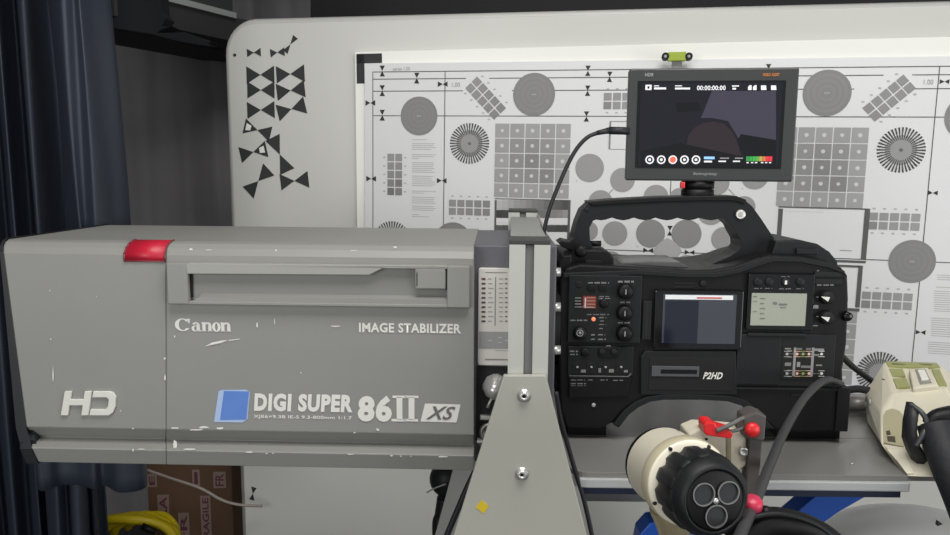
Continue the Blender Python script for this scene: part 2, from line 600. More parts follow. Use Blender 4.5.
def zone_material():
    m = bpy.data.materials.new('zone_plate_print')
    m.use_nodes = True
    nt = m.node_tree
    b = nt.nodes['Principled BSDF']
    b.inputs['Roughness'].default_value = 0.6
    at = nt.nodes.new('ShaderNodeAttribute')
    at.attribute_name = 'radial'
    w = nt.nodes.new('ShaderNodeMath'); w.operation = 'MULTIPLY'; w.inputs[1].default_value = 26
    s = nt.nodes.new('ShaderNodeMath'); s.operation = 'SINE'
    rp = nt.nodes.new('ShaderNodeMapRange')
    rp.inputs[1].default_value = -1; rp.inputs[2].default_value = 1
    rp.inputs[3].default_value = 0.222; rp.inputs[4].default_value = 0.242
    nt.links.new(at.outputs['Fac'], w.inputs[0]); nt.links.new(w.outputs[0], s.inputs[0]); nt.links.new(s.outputs[0], rp.inputs[0])
    nt.links.new(rp.outputs[0], b.inputs['Base Color'])
    return m


M_zone = zone_material()


def zone_plate(c, r, name='circle_patch'):
    vs = [(c[0], VP - 0.0003, c[1])]
    rad = [0.0]
    fs = []
    n, rings = 40, 10
    for k in range(1, rings + 1):
        for i in range(n):
            t = 2 * math.pi * i / n
            vs.append((c[0] + r * k / rings * math.cos(t), VP - 0.0003, c[1] + r * k / rings * math.sin(t)))
            rad.append(k / rings)
    for i in range(n):
        fs.append([0, 1 + i, 1 + (i + 1) % n])
    for k in range(rings - 1):
        for i in range(n):
            a = 1 + k * n
            fs.append([a + i, a + n + i, a + n + (i + 1) % n, a + (i + 1) % n])
    mb = MB().add(vs, fs, M_zone)
    for dx in (-0.0035, 0, 0.0035):
        mb.flat([(c[0] + dx + 0.0011 * math.cos(t), c[1] + 0.0011 * math.sin(t)) for t in [k * 0.785 for k in range(8)]], VP - 0.0005, ink(190))
    o = mb.build(name, M_zone, ch, solid=False)
    at = o.data.attributes.new('radial', 'FLOAT', 'POINT')
    for i, x in enumerate(rad):
        at.data[i].value = x
    return o


def star(c, r):
    mb = MB()
    n = 40
    mb.flat([(c[0] + r * 0.66 * math.cos(2 * math.pi * i / 40), c[1] + r * 0.66 * math.sin(2 * math.pi * i / 40)) for i in range(40)], VP - 0.0003, ink(150))
    mb.flat([(c[0] + r * 0.08 * math.cos(2 * math.pi * i / 12), c[1] + r * 0.08 * math.sin(2 * math.pi * i / 12)) for i in range(12)], VP - 0.0006, ink(100))
    for i in range(n):
        a, w = 2 * math.pi * i / n, math.pi / n / 2
        p = lambda rr_, t: (c[0] + r * rr_ * math.cos(t), c[1] + r * rr_ * math.sin(t))
        mb.flat([p(0.45, a - w * 0.8), p(1, a - w), p(1, a + w), p(0.45, a + w * 0.8)], VP - 0.0005, ink(62))
    return mb.build('star_patch', M_ink, ch, solid=False)


def rpx(x, y, r):
    return abs(q(x + r, y)[0] - q(x - r, y)[0]) / 2


R1 = rpx(419, 116, 18.4)
c1, c2 = q(419, 116), q(534, 94.5)
for c in (c1, (mirror(c1[0]), c1[1])):
    zone_plate(c, R1)
zone_plate(c2, R1 * 1.07)
zone_plate(q(827, 93), R1 * 1.07)
for c in (q(453, 241.5), q(912, 261.5)):
    zone_plate(c, R1 * 1.02)
RS = rpx(469.5, 143.5, 19.6)
for c in (q(469.5, 143.5), q(901, 150), q(392, 240.5), q(879.5, 373)):
    star(c, RS)

# tonal circles around the centre
ct = MB()
for x, y, r in ((589.6, 168, 14.3), (622.5, 180, 12.3), (600.5, 202, 12), (656, 197, 12.5), (680, 199, 11.5), (588, 231, 10), (614.8, 233.5, 12.5), (650.5, 233.5, 14.5),
                (686.5, 234, 15), (724, 239, 12.8), (711, 212, 13.5), (744, 207, 11.5), (717, 183, 12.5), (611, 263, 12), (650, 268, 13.5), (687, 268, 13.5), (724, 266, 12), (755, 176, 14)):
    c = q(x, y)
    rr2 = rpx(x, y, r)
    g = 138 if y > 225 and 640 < x < 700 else 152
    ct.flat([(c[0] + rr2 * math.cos(2 * math.pi * i / 36), c[1] + rr2 * math.sin(2 * math.pi * i / 36)) for i in range(36)], VP - 0.0003, ink(g))
    for dx, dy in ((-r * 0.9, r * 0.9),):
        a = q(x + dx, y + dy)
        ct.flat([(a[0] + 0.0016 * math.cos(t), a[1] + 0.0016 * math.sin(t)) for t in [k * 0.785 for k in range(8)]], VP - 0.0002, ink(190))
for x0, y0, x1, y1 in ((608, 194, 613, 189), (728, 189, 734, 195)):
    a, b2 = q(x0, y0), q(x1, y1)
    ct.flat([(a[0], a[1]), (a[0] + 0.0015, a[1]), (b2[0] + 0.0015, b2[1]), (b2[0], b2[1])], VP - 0.0002, DK)
dm = []
for i in range(24):
    t = 2 * math.pi * i / 24
    rad = 1.0 / (abs(math.cos(t)) ** 1.3 + abs(math.sin(t)) ** 1.3) ** (1 / 1.3)
    dm.append(q(667.5 + 14.5 * rad * math.cos(t), 251 - 13 * rad * math.sin(t)))
ct.flat(dm, VP - 0.0006, ink(172))
ct.build('tone_circles', DK, ch, solid=False, label='ring of plain grey circles around the chart centre')


def cells(u0, z1, pu, pz, nu, nz, fill, tone, dots=False, ang=0.0, marks=True):
    mb = MB()
    ca, sa = math.cos(ang), math.sin(ang)
    rt = lambda a, b: (u0 + a * ca - b * sa, z1 + a * sa + b * ca)
    for j in range(nz):
        for i in range(nu):
            a, b2 = i * pu, -(j + 1) * pz
            w, h = pu * fill, pz * fill
            mb.flat([rt(a, b2), rt(a + w, b2), rt(a + w, b2 + h), rt(a, b2 + h)], VP - 0.0003, ink(tone(i, j)))
            if dots:
                cx, cz = rt(a + w / 2, b2 + h / 2)
                rd = pu * 0.13
                k = 4 + (i * 7 + j * 3) % 5
                mb.flat([(cx + rd * math.cos(6.283 * t / k + j), cz + rd * math.sin(6.283 * t / k + j)) for t in range(k)], VP - 0.0005, ink(205))
            elif marks and (j in (0, nz - 1) if nu >= nz else i in (0, nu - 1)):
                if nu >= nz:
                    mx, mz = a + w / 2, (b2 + h + pz * .45 if j == 0 else b2 - pz * .4)
                else:
                    mx, mz = (a - pu * .4 if i == 0 else a + w + pu * .4), b2 + h / 2
                cx, cz = rt(mx, mz)
                mb.flat([(cx - pu * .14, cz - pz * .08), (cx + pu * .14, cz - pz * .08), (cx + pu * .14, cz + pz * .08), (cx - pu * .14, cz + pz * .08)], VP - 0.0003, ink(178))
    return mb.build('patch_grid', DK, ch, solid=False)


ga, gb = q(495.5, 122.5), q(568.7, 197.8)
pu, pz = (gb[0] - ga[0]) / 4.94, (ga[1] - gb[1]) / 4.94
tone5 = lambda i, j: 160 - (28 if (i, j) in ((2, 2), (3, 3)) else 16 if 0 < i < 4 and 0 < j < 4 else 0) - (4 * ((i + j) % 2))
cells(ga[0], ga[1], pu, pz, 5, 5, 0.93, tone5, True)
g2 = q(869.5, 126.5)
cells(g2[0] - pu * 4.94, g2[1], pu, pz, 5, 5, 0.93, tone5, True)
g3 = q(858, 308)
cells(g3[0] - pu * 4.94, g3[1], pu, pz, 5, 5, 0.93, tone5, True)
tone2 = lambda i, j: 150 - 5 * j - (12 if (i + j) == 4 else 0)
a, b2 = q(387.5, 152.5), q(402.3, 194.5)
cells(a[0], a[1], (b2[0] - a[0]) / 1.9, (a[1] - b2[1]) / 4.9, 2, 5, 0.86, tone2)
a, b2 = q(449, 198.3), q(490, 215)
s5, t5 = (b2[0] - a[0]) / 4.86, (a[1] - b2[1]) / 1.9
cells(a[0], a[1], s5, t5, 5, 2, 0.84, lambda i, j: 148 - 3 * i)
for x, y in ((604, 91.5), (869.5, 211), (862.5, 290)):
    a = q(x, y)
    cells(a[0], a[1], s5, t5, 5, 2, 0.84, lambda i, j: 146 + 2 * i - (12 if i == 0 and j else 0))
a = q(478, 75.5)
cells(a[0], a[1], s5, s5, 5, 2, 0.86, lambda i, j: 146 - 3 * i, ang=R(-46))
a = q(861.5, 107)
cells(a[0], a[1], s5, s5, 5, 2, 0.86, lambda i, j: 142 - 3 * (i == 0), ang=R(43))
# grey scale bars, each a printed strip
def bar(x0, y0, x1, y1, tones, n=12):
    gs = MB()
    for i in range(n):
        f0, f1 = i / n, (i + 1) / n
        g = int(tones[0] + (tones[1] - tones[0]) * i / max(1, n - 1))
        gs.flat(quad(CB, x0 + (x1 - x0) * f0, y0, x0 + (x1 - x0) * f1, y1, VP - 0.0003), VP - 0.0003, ink(g // 6 * 6))
    gs.build('grey_bar', DK, ch, solid=False)


bar(495.8, 200, 568.5, 210, (190, 80))
bar(495.8, 210, 568.5, 218, (60, 150))
bar(495.8, 218, 568.5, 225, (225, 226), 1)
bar(495.8, 225, 568.5, 232, (90, 70))


def outline(x0, y0, x1, y1, w=1.0, m=DK):
    gs = MB()
    for a, b, c, d in ((x0, y0, x1, y0 + w), (x1 - w, y0 + w, x1, y1 - w), (x0, y1 - w, x1, y1), (x0, y0 + w, x0 + w, y1 - w)):
        gs.flat(quad(CB, a, b, c, d, VP - 0.0004), VP - 0.0004, m)
    gs.build('outline_box', m, ch, solid=False)


outline(494.8, 199, 569.3, 245)
outline(778.6, 207.5, 866, 260.9)
outline(778.6, 264.5, 859.6, 308.6)
outline(609.5, 121, 640, 149.8, 0.8, ink(140))
for r_ in ((784, 211, 824, 212.2), (840, 250, 852, 251)):
    MB().flat(quad(CB, *r_, VP - 0.0004), VP - 0.0004).build('box_caption', ink(140), ch, solid=False)

# spirit level
FL = Frame(P(677, 61, 1.44), 12.0)
sl = thing('spirit_level', 'small lime green spirit level clipped above the chart', 'spirit level', FL)
MB().prism(quad(FL, 668, 52, 686, 60.5, -0.02), -0.02, -0.004).build('vial', mat('lime_vial', (158, 176, 66), 0.25, 0, 0.08, 60), sl, bevel=0.001)
for x in (665.5, 689):
    MB().prism(disc(FL, x, 56.2, 3.8, -0.02, 14), -0.021, -0.002).build('end_cap', M_black, sl)
    MB().prism(disc(FL, x, 56.2, 1.5, -0.021, 10), -0.0215, -0.021).build('screw', M_ltgrey, sl)
MB().prism(quad(FL, 672, 60.5, 682, 68, -0.008), -0.008, 0.0).build('mount', ink(150), sl)

# ------------------------------------------------------------------ the big lens
LF = Frame(P(250, 466, 0.862), 1.6)
ln = thing('box_lens', 'long grey box-shaped broadcast zoom lens with a red edge mark', 'camera lens', LF)
DEP = 0.262


def yline(x, a, b):
    """pixel row of a lens edge at column x, a at x=60, b at x=450"""
    return a + (b - a) * (x - 60) / 390.0


def prof(x_at):
    """(v, z) outline of the side, sampled at one column"""
    rows = [(0.020, 240.0, 243.8), (0.012, 242.5, 246.2), (0.005, 247.5, 251.0), (0.0, 254.5, 258.0), (0.0, 428.5, 433.5), (0.016, 437.5, 443.5), (-0.006, 448.5, 455.0), (0.0, 462.5, 470.3)]
    return [(v, LF.q(x_at, yline(x_at, a, b), v)[1]) for v, a, b in rows]


def lens_shell(xl, xr, inset=0.0):
    """xl, xr: per-row pixel columns of the two ends"""
    rows = [(0.020, 240.0, 243.8), (0.012, 242.5, 246.2), (0.005, 247.5, 251.0), (0.0, 254.5, 258.0), (0.0, 428.5, 433.5), (0.016, 437.5, 443.5), (-0.006, 448.5, 455.0), (0.0, 462.5, 470.3)]
    z_ref = [LF.q(250, yline(250, a, b), v)[1] for v, a, b in rows]
    ends = []
    for xs in (xl, xr):
        ring = []
        for k, (v, a, b) in enumerate(rows):
            u = LF.q(xs[k], yline(xs[k], a, b), v)[0]
            ring.append((u, v + inset, z_ref[k]))
        # rounded far side
        ut, ub_ = ring[0][0], ring[-1][0]
        ring = ring + [(ub_, DEP, ring[-1][2]), (ub_ if xs is xl else ub_, DEP, ring[-1][2] + 0.01), (ut, DEP, ring[0][2] - 0.012), (ut, DEP - 0.012, ring[0][2])]
        ends.append(ring)
    n = len(ends[0])
    mb = MB()
    mb.loft(ends, None, False)
    return mb, ends


hl = [8, 5, 3, 3, 26, 33, 31, 38]
hood, he = lens_shell(hl, [165.95] * 8)
hood.build('hood', M_lens, ln, bevel=0.0012)
seam_mb, _ = lens_shell([165.0] * 8, [166.6] * 8, 0.002)
body, be = lens_shell([166.2] * 8, [474] * 8)
body.build('lens_body', M_lens, ln, bevel=0.0012)
# black rubber rim around the hood's open end
rim = MB()
o1 = [Vector(p) for p in he[0]]
cen = sum(o1, Vector()) / len(o1)
zmx, zmn = max(p.z for p in o1), min(p.z for p in o1)
outer = [Vector((p.x + .0012, cen.y + (p.y - cen.y) * 1.012, cen.z + (p.z - cen.z) * 1.010)) for p in o1]
outer[5].y = outer[4].y
outer[5].x = (outer[4].x + outer[6].x) / 2
far = [p + Vector((-0.0035 - 0.011 * (zmx - p.z) / (zmx - zmn), 0, 0)) for p in outer]
inn = [Vector((p.x, cen.y + (p.y - cen.y) * .93, cen.z + (p.z - cen.z) * .93)) for p in far]
inn2 = [Vector((p.x + .014, p.y, p.z)) for p in inn]
rim.loft([outer, far, inn, inn2], None, False, caps=False)
rim.add(inn2, [list(range(len(inn2)))], None)
rim.build('hood_rim', M_rubber, ln, label='black rubber rim')
# handle frame with recess
vF = -0.009
outer_q = quad(LF, 165.8, 262.8, 469.5, 308.2, vF)
inner_q = quad(LF, 187, 266, 447, 304.8, vF)
(u0, z0), _, (u1, z1), _ = outer_q
(a0, b0), _, (a1, b1), _ = inner_q
fr = MB()
fr.box(u0, a0, vF, 0.0, z0, z1); fr.build('handle_frame_end', M_lens, ln, bevel=0.0012)
MB().box(a1, u1, vF, 0.0, z0, z1).build('handle_frame_end', M_lens, ln, bevel=0.0012)
fr = MB().box(a0, a1, vF, 0.0, b1, z1)
fr.prism([LF.q(x, y, vF) for x, y in ((187, 266), (187, 273.8), (369, 275), (384, 267.5), (447, 268.3), (447, 266))], vF, 0.0)
fr.build('upper_lip', mat('lens_lip', (156, 156, 151), 0.4, 0, 0.04, 12), ln, bevel=0.0006)
MB().box(a0, a1, vF, 0.0, z0, b0).build('lower_rail', M_lens, ln, bevel=0.0008)
rec = MB()
rec.add([(a0, -0.0005, b0 + .001), (a1, -0.0005, b0 + .001), (a1, -0.0005, b1), (a0, -0.0005, b1)], [[0, 1, 2, 3]])
zr = LF.q(300, 297.5, vF)[1]
rec.loft([[(a0 + .012, -0.0006, zr + 0.0025), (a0 + .012, vF + .0025, zr - 0.001), (a0 + .004, vF + .0015, b0), (a0 + .004, -0.0006, b0)],
          [(a1, -0.0006, zr + 0.0025), (a1, vF + .0025, zr - 0.001), (a1, vF + .0015, b0), (a1, -0.0006, b0)]], None, False)
rec.build('handle_recess', mat('recess_paint', (128, 128, 124), 0.45, 0, 0.05, 12), ln)
MB().prism(quad(LF, 187.3, 274, 193.5, 297, -0.001), -0.003, -0.0008).build('recess_shadow_gap', M_pit, ln, label='black gap at the left end of the handle recess')  # black strip stands in for the shadow inside the recess
panel('slide_catch', LF, ln, M_lens, 415, 268.5, 445.5, 289.5, -0.0088, -0.0006, 0.0015)
panel('catch_groove', LF, ln, M_pit, 445.6, 268.5, 447, 290, -0.0072, -0.0006)
panel('catch_slot', LF, ln, M_rubber, 416.5, 272.5, 417.5, 286, -0.0092, -0.0088)
# red edge mark wraps over the corner
rm = MB()
r_rows = [(0.024, 240.2), (0.020, 240.6), (0.012, 243.2), (0.005, 248.0), (0.0, 254.9), (0.0, 262)]
zz = [LF.q(146, y, v)[1] for v, y in r_rows]
zz[0] = zz[1]
ra = LF.q(124.5, 256)[0]
rb = LF.q(165, 256)[0]
lo, hi = [], []
for (v, y), z in zip(r_rows, zz):
    lo.append((ra + 0.004 * (v / 0.03), v - 0.0008, z + 0.0008)); hi.append((rb + 0.002 * (v / 0.03), v - 0.0008, z + 0.0008))
n = len(lo)
rm.add(lo + hi, [[i, i + 1, n + i + 1, n + i] for i in range(n - 1)], None, True)
rmo = rm.build('edge_mark', M_red, ln, solid=False, label='red wrap-around edge mark')
rmo.modifiers.new('s', 'SOLIDIFY').thickness = 0.0006
wl = MB()
for i in range(n - 1):
    wl.cyl(lo[i], lo[i + 1], 0.0011, 6); wl.cyl(hi[i], hi[i + 1], 0.0009, 6)
wl.cyl(lo[-1], hi[-1], 0.0009, 6)
wl.build('mark_border', mat('dull_red_edge', (120, 60, 66), 0.5, 0, 0.1, 30), ln)


# lens lettering (custom serif for the maker's name)
def serif_word(F, x0, y0, x1, y1, v):
    mb = MB()
    W, H = 9.35, 2.0   # em units, x-height 1.45

    def put(poly):
        a, b_ = F.q(x0, y0, v), F.q(x1, y1, v)
        sx, sz = (b_[0] - a[0]) / W, (a[1] - b_[1]) / H
        mb.flat([(a[0] + x * sx, b_[1] + z * sz) for x, z in poly], v)

    def ring(cx, cz, rx, rz, ix, iz, t0, t1, n=26):
        for i in range(n):
            a0_, a1_ = R(t0 + (t1 - t0) * i / n), R(t0 + (t1 - t0) * (i + 1) / n)
            put([(cx + rx * math.cos(a0_), cz + rz * math.sin(a0_)), (cx + rx * math.cos(a1_), cz + rz * math.sin(a1_)),
                 (cx + ix * math.cos(a1_), cz + iz * math.sin(a1_)), (cx + ix * math.cos(a0_), cz + iz * math.sin(a0_))])
    ring(1.35, 1.0, 1.35, 1.0, 0.66, 0.84, 36, 324)
    put([(2.0, 1.95), (2.62, 1.95), (2.5, 1.25), (2.3, 1.25)])
    x = 2.8
    ring(x + .66, .46, .66, .48, .20, .34, 70, 330)
    put([(x + .85, 0), (x + 1.42, 0), (x + 1.42, 1.1), (x + .85, 1.1)])
    ring(x + .76, .96, .66, .49, .12, .34, 0, 165)
    put([(x + 1.2, 0), (x + 1.66, 0.0), (x + 1.6, .18), (x + 1.2, .22)])
    for x in (4.62, 7.8):
        put([(x, 0), (x + .56, 0), (x + .56, 1.44), (x - .12, 1.44), (x - .1, 1.26), (x, 1.22)])
        ring(x + .92, .88, .64, .58, .14, .36, 0, 150)
        put([(x + 1.0, 0), (x + 1.56, 0), (x + 1.56, .95), (x + 1.0, .95)])
        put([(x - .1, 0), (x + .68, 0), (x + .68, .14), (x - .1, .14)]); put([(x + .9, 0), (x + 1.66, 0), (x + 1.66, .14), (x + .9, .14)])
    ring(7.0, .72, .74, .75, .22, .58, 0, 360)
    return mb.build('maker_lettering', M_white, ln, solid=False)


serif_word(LF, 174.5, 318.3, 230.5, 331.8, -0.0007)
lettering('lettering', 'IMAGE STABILIZER', LF, ln, M_white, 359, 322.5, 461, 333.5, -0.0005, bold=0.03)
lettering('lettering', 'DIGI SUPER', LF, ln, M_white, 253.5, 393, 352.5, 412.5, -0.0005, bold=0.055, shear=0.10)
lettering('lettering', '86', LF, ln, M_white, 357.5, 395, 392, 422, -0.0005, bold=0.05, shear=0.05)
lettering('lettering', 'XJ86\u00d79.3B IE-S 9.3-800mm 1:1.7', LF, ln, M_white, 253.5, 414.5, 352, 420.4, -0.0005, bold=0.02)
two = MB()
for x in (393.5, 405.5):
    for (a, b_, c, d) in ((x + 3, 397, x + 9, 420), (x - 1 + (0 if x < 400 else 0), 395.5, x + 13, 398.2), (x - 2, 418.8, x + 12.5, 421.6)):
        two.flat(quad(LF, a, b_, c, d, -0.0007), -0.0007)
two.build('numeral_lettering', M_white, ln, solid=False)
two = MB()
two.flat(pts(LF, [(425, 403.5), (460.5, 404.5), (456.5, 422.5), (420.5, 421.5)], -0.0006), -0.0006)
two.build('badge', M_white, ln, solid=False)
lettering('badge_lettering', 'XS', LF, ln, mat('badge_grey', (110, 110, 108), 0.5), 425.5, 406, 455.5, 420, -0.001, bold=0.02, shear=0.45)
# blue emblem: three stacked pages
em = MB()
em.flat(pts(LF, [(221, 390), (246, 389.5), (250, 392), (247.5, 419), (243, 422.5), (214, 422), (218.5, 391.5)], -0.0006), -0.0006, mat('emblem_pale', (170, 192, 228), 0.5))
em.flat(pts(LF, [(224, 391), (249, 391.5), (246.2, 419.5), (220, 420)], -0.0009), -0.0009, mat('emblem_blue', (92, 132, 206), 0.5))
em.build('blue_emblem', M_white, ln, solid=False, label='blue square emblem with pale edge')
# HD badge, raised
hd = MB()
for pl in ([(64.5, 391.5), (71.5, 391.5), (67.5, 415.5), (60.5, 415.5)], [(69.5, 399.5), (84, 399.5), (83, 405.5), (68.5, 405.5)],
           [(84.5, 391.5), (91.5, 391.5), (88, 415.5), (81, 415.5)]):
    hd.prism(pts(LF, pl, -0.003), -0.003, 0.0)
ou = [(93, 391.5), (109, 391.5), (113, 393), (115.5, 397), (115, 407), (112.5, 413), (108.5, 415.5), (89.2, 415.5), (90.3, 409.5), (105.5, 409.5), (107.8, 406.5), (108.5, 399.5), (106.5, 397.5), (92, 397.5)]
hd.prism(pts(LF, ou, -0.003), -0.003, 0.0)
hd.build('raised_badge', mat('badge_silver', (224, 224, 216), 0.35, 0.1, 0.04, 50), ln, bevel=0.0005, label='raised silver HD letters')
# paint chips
chip = MB()
chips = [(189, 248, 193, 251), (196, 250, 199, 251), (205, 249.5, 212, 250.3), (275, 249, 277, 252), (350, 250, 358, 251), (393, 246, 397, 248), (362, 252, 366, 253),
         (52, 366, 54, 384), (49, 290, 50.5, 291.5), (50, 338, 51.5, 340), (163.5, 357, 166, 360), (164, 374, 166, 381), (174, 335, 175.5, 338),
         (132, 427.5, 134, 429.5), (170, 427, 180, 429), (199, 425.5, 209, 429), (186, 429, 205, 430.5), (215, 427, 224, 429.5),
         (132, 448.5, 134, 452), (136, 448.5, 146, 449.5), (173, 439, 177, 450), (182, 448, 198, 450), (245, 451.5, 253, 453), (346, 453.5, 354, 455), (265, 453, 268, 454), (272, 452.5, 274, 454), (390, 455, 393, 456.5), (400, 455.5, 402, 457), (410, 455.5, 412, 457), (436, 455.8, 449, 457.5), (140, 459, 142, 461),
         (353, 432, 356, 433.5), (376, 428, 380, 431), (330, 325.5, 341, 326.8), (256, 322, 258, 328), (274, 318, 275, 324), (300, 372, 301.5, 373.5), (120, 410, 121.5, 411.5), (96, 296, 97, 297)]
for k, (xa, ya, xb, yb) in enumerate(chips):
    v = -0.0066 if ya > 447 and ya < 458 else 0.004 if 244 < yb < 253.5 else -0.0009
    rnd = random.Random(k)
    cx, cy, ax, ay = (xa + xb) / 2, (ya + yb) / 2, (xb - xa) / 2, (yb - ya) / 2
    pl = [(cx + ax * math.cos(t) * rnd.uniform(.6, 1.1), cy + ay * math.sin(t) * rnd.uniform(.5, 1.2)) for t in [j * 0.785 for j in range(8)]]
    chip.flat(pts(LF, pl, v), v)
for pl in ([(205, 346.5), (212, 342.5), (222, 340.5), (228, 340), (221, 343), (211, 345)], [(228, 340), (240, 338.6), (240, 339.2), (229, 340.8)]):
    chip.flat(pts(LF, pl, -0.0009), -0.0009)
chip.build('paint_chips', M_white, ln, solid=False, kind='stuff', label='white scratches and chips in the grey paint')

# rear section of the lens
RV = 0.024
zt = LF.q(490, 245, RV)[1]
zb_ = LF.q(480, 462, RV)[1]
uA, uB = LF.q(474.3, 300, RV)[0] - 0.004, LF.q(556, 300, RV)[0]
MB().box(uA, uB, RV, DEP - 0.02, zb_, zt).build('rear_body', M_lensd, ln, bevel=0.002)
panel('switch_panel', LF, ln, mat('switch_panel_cream', (206, 203, 196), 0.5, 0, 0.03, 20), 478.5, 268, 520, 366, RV - 0.006, RV, 0.001, label='cream switch panel with printed rows', r=0.003)
swp = MB()
vs_ = RV - 0.0064
swp.flat(quad(LF, 479, 331.5, 519, 349, vs_), vs_, ink(148))
swp.flat(quad(LF, 485, 272, 507, 273, vs_), vs_, ink(130))
swp.flat(quad(LF, 485, 358.8, 508, 360.4, vs_), vs_, ink(130))
swp.flat(quad(LF, 495, 277, 495.6, 326, vs_), vs_, ink(140))
swp.flat(quad(LF, 495, 350.4, 508, 351, vs_), vs_, ink(130))
for k in range(10):
    y = 278 + k * 4.7
    swp.flat(quad(LF, 481.5, y, 485.5, y + 2, vs_), vs_, mat('maroon_print', (96, 62, 70), 0.5))
    swp.flat(quad(LF, 488, y + .4, 491.5 + (k % 3), y + 1.5, vs_), vs_, ink(150))
    swp.flat(quad(LF, 499, y + .4, 503, y + 1.5, vs_), vs_, ink(150))
    swp.flat(quad(LF, 505, y + .2, 507.5, y + 1.6, vs_), vs_, ink(110))
for x, y in ((488, 340), (498, 337), (498, 342), (505, 340)):
    swp.flat(quad(LF, x, y, x + 4, y + .8, vs_ - .0002), vs_ - .0002, ink(190))
swp.build('switch_print', M_ltgrey, ln, solid=False)
panel('connector_bay', LF, ln, M_pit, 476.5, 366.5, 525, 442, RV - 0.002, RV)
c0 = LF.q3(496, 386, RV - .002)
MB().lathe(c0, (-0.1, -1, 0.05), [(0, .0155), (.006, .0155), (.008, .0125), (.018, .012), (.019, .0085), (.026, .008), (.027, .0004)], 20, lobes=8, amp=.05).build('connector', M_steel, ln, label='silver round connector')
MB().cyl(c0 + Vector((-.004, -.014, -.008)), c0 + Vector((-.010, -.018, -.021)), .0014, 8).build('locking_pin', M_steel, ln)
panel('lower_socket', LF, ln, M_steel, 480, 416, 502, 420.5, RV - 0.009, RV - 0.002, 0.001)
c0 = LF.q3(489, 431, RV - .002)
MB().lathe(c0, (0, -1, 0), [(0, .0115), (.006, .0115), (.007, .007), (.002, .006), (.002, .0003)], 18).build('lower_connector', mat('dull_steel', (130, 130, 126), 0.35, .7, .05, 60), ln)
panel('latch', LF, ln, M_steel, 477, 441, 495, 443.5, RV - 0.012, RV, 0.0006)
# lens mount behind the post
zm = LF.q(556, 318, 0.09)[1]
uM = LF.q(553, 318, 0.07)[0]
MB().lathe((uM - .01, 0.09, zm), (1, 0, 0), [(0, .062), (.008, .062), (.009, .055), (.0165, .055), (.017, .02)], 32).build('mount_ring', M_black2, ln)
for y in (272, 307, 350):
    c = LF.q3(555, y, 0.035)
    MB().cyl(c + Vector((-.006, 0, 0)), c + Vector((.0065, 0, 0)), .0055, 14).build('mount_screw', M_steel, ln)

# ------------------------------------------------------------------ aluminium gantry
GF = Frame((P(529, 300, 0.785).x, 0.785, 0.0), 2.8)
gn = thing('extrusion_frame', 'aluminium extrusion frame with tapered foot plates, standing between lens and camera', 'frame', GF)


def extrusion(x0, x1, ytop, v, z0, depth=0.045, name='post'):
    a, b_ = GF.q(x0, ytop, v), GF.q(x1, ytop, v)
    w = b_[0] - a[0]
    c = (a[0] + b_[0]) / 2
    s, d = w * 0.11, w * 0.17
    h = w / 2
    f, g = v, v + depth
    m_ = (f + g) / 2
    # outline with a T slot on each face
    pl = [(c - h, f), (c - s, f), (c - s, f + .004), (c - s * 2, f + .019), (c + s * 2, f + .019), (c + s, f + .004), (c + s, f), (c + h, f),
          (c + h, m_ - s), (c + h - .006, m_ - s), (c + h - .006, m_ + s), (c + h, m_ + s), (c + h, g), (c - h, g),
          (c - h, m_ + s), (c - h + .006, m_ + s), (c - h + .006, m_ - s), (c - h, m_ - s)]
    mb = MB()
    n_ = len(pl)
    vs = [(p[0], p[1], z0) for p in pl] + [(p[0], p[1], a[1]) for p in pl]
    mb.add(vs, [list(range(n_)), list(range(n_, 2 * n_))] + [[i, (i + 1) % n_, (i + 1) % n_ + n_, i + n_] for i in range(n_)])
    mb.build(name, M_alu, gn)
    MB().box(c - s, c + s, f + .003, f + .005, max(z0, 0.01), a[1] - .001).build('slot_insert', mat('slot_grey', (104, 105, 104), .6, 0, .04, 30), gn, label='dark grey strip in the slot')  # added strip whose dark grey stands in for shade inside the slot
    return c, h, a[1]


c, h, zt1 = extrusion(509.5, 550.5, 244.5, 0.0, 0.0, name='front_post')
MB().box(c - h, c + h, 0.0, 0.045, zt1, zt1 + 0.005).build('end_cap', mat('dark_cap', (58, 59, 58), .5, 0, .05, 50), gn, bevel=.0008, label='dark plastic end cap')
c2_, h2, zt2 = extrusion(508.5, 537.5, 212.5, 0.40, 0.0, name='rear_post')
MB().box(c2_ - h2, c2_ + h2, 0.40, 0.445, zt2, zt2 + 0.0045).build('end_cap', MATS['dark_cap'], gn, bevel=.0008, label='dark plastic end cap')
MB().box(c - h + .0005, c + h - .002, 0.046, 0.399, zt1 - 0.007, zt1 + 0.004).build('cross_beam', mat('beam_grey', (150, 151, 148), .5, .2, .04, 20), gn, bevel=.001)
vP = -0.008
pl = [(503.5, 375.5), (546, 375.5), (586, 532), (596, 572), (442, 572), (454.5, 532)]
MB().prism(pts(GF, pl, vP), vP, -0.001).build('foot_plate', M_plate, gn, bevel=.0012)
a = GF.q(442, 572, vP); b_ = GF.q(596, 572, vP)
MB().box(a[0], b_[0], vP, 0.05, 0.0, a[1] + .002).build('pedestal', M_plate, gn)
pr_ = [(498, 400), (530, 400), (533, 470), (545, 572), (423, 572), (436, 532), (455, 462)]
MB().prism(pts(GF, pr_, 0.39), 0.39, 0.398).build('rear_plate', mat('rear_plate_grey', (160, 161, 156), .5, .15, .04, 8), gn, bevel=.0012)
a = GF.q(415, 572, .39); b_ = GF.q(545, 572, .39)
MB().box(a[0], b_[0], .36, .44, 0.0, a[1] + .002).build('rear_pedestal', M_plate, gn)
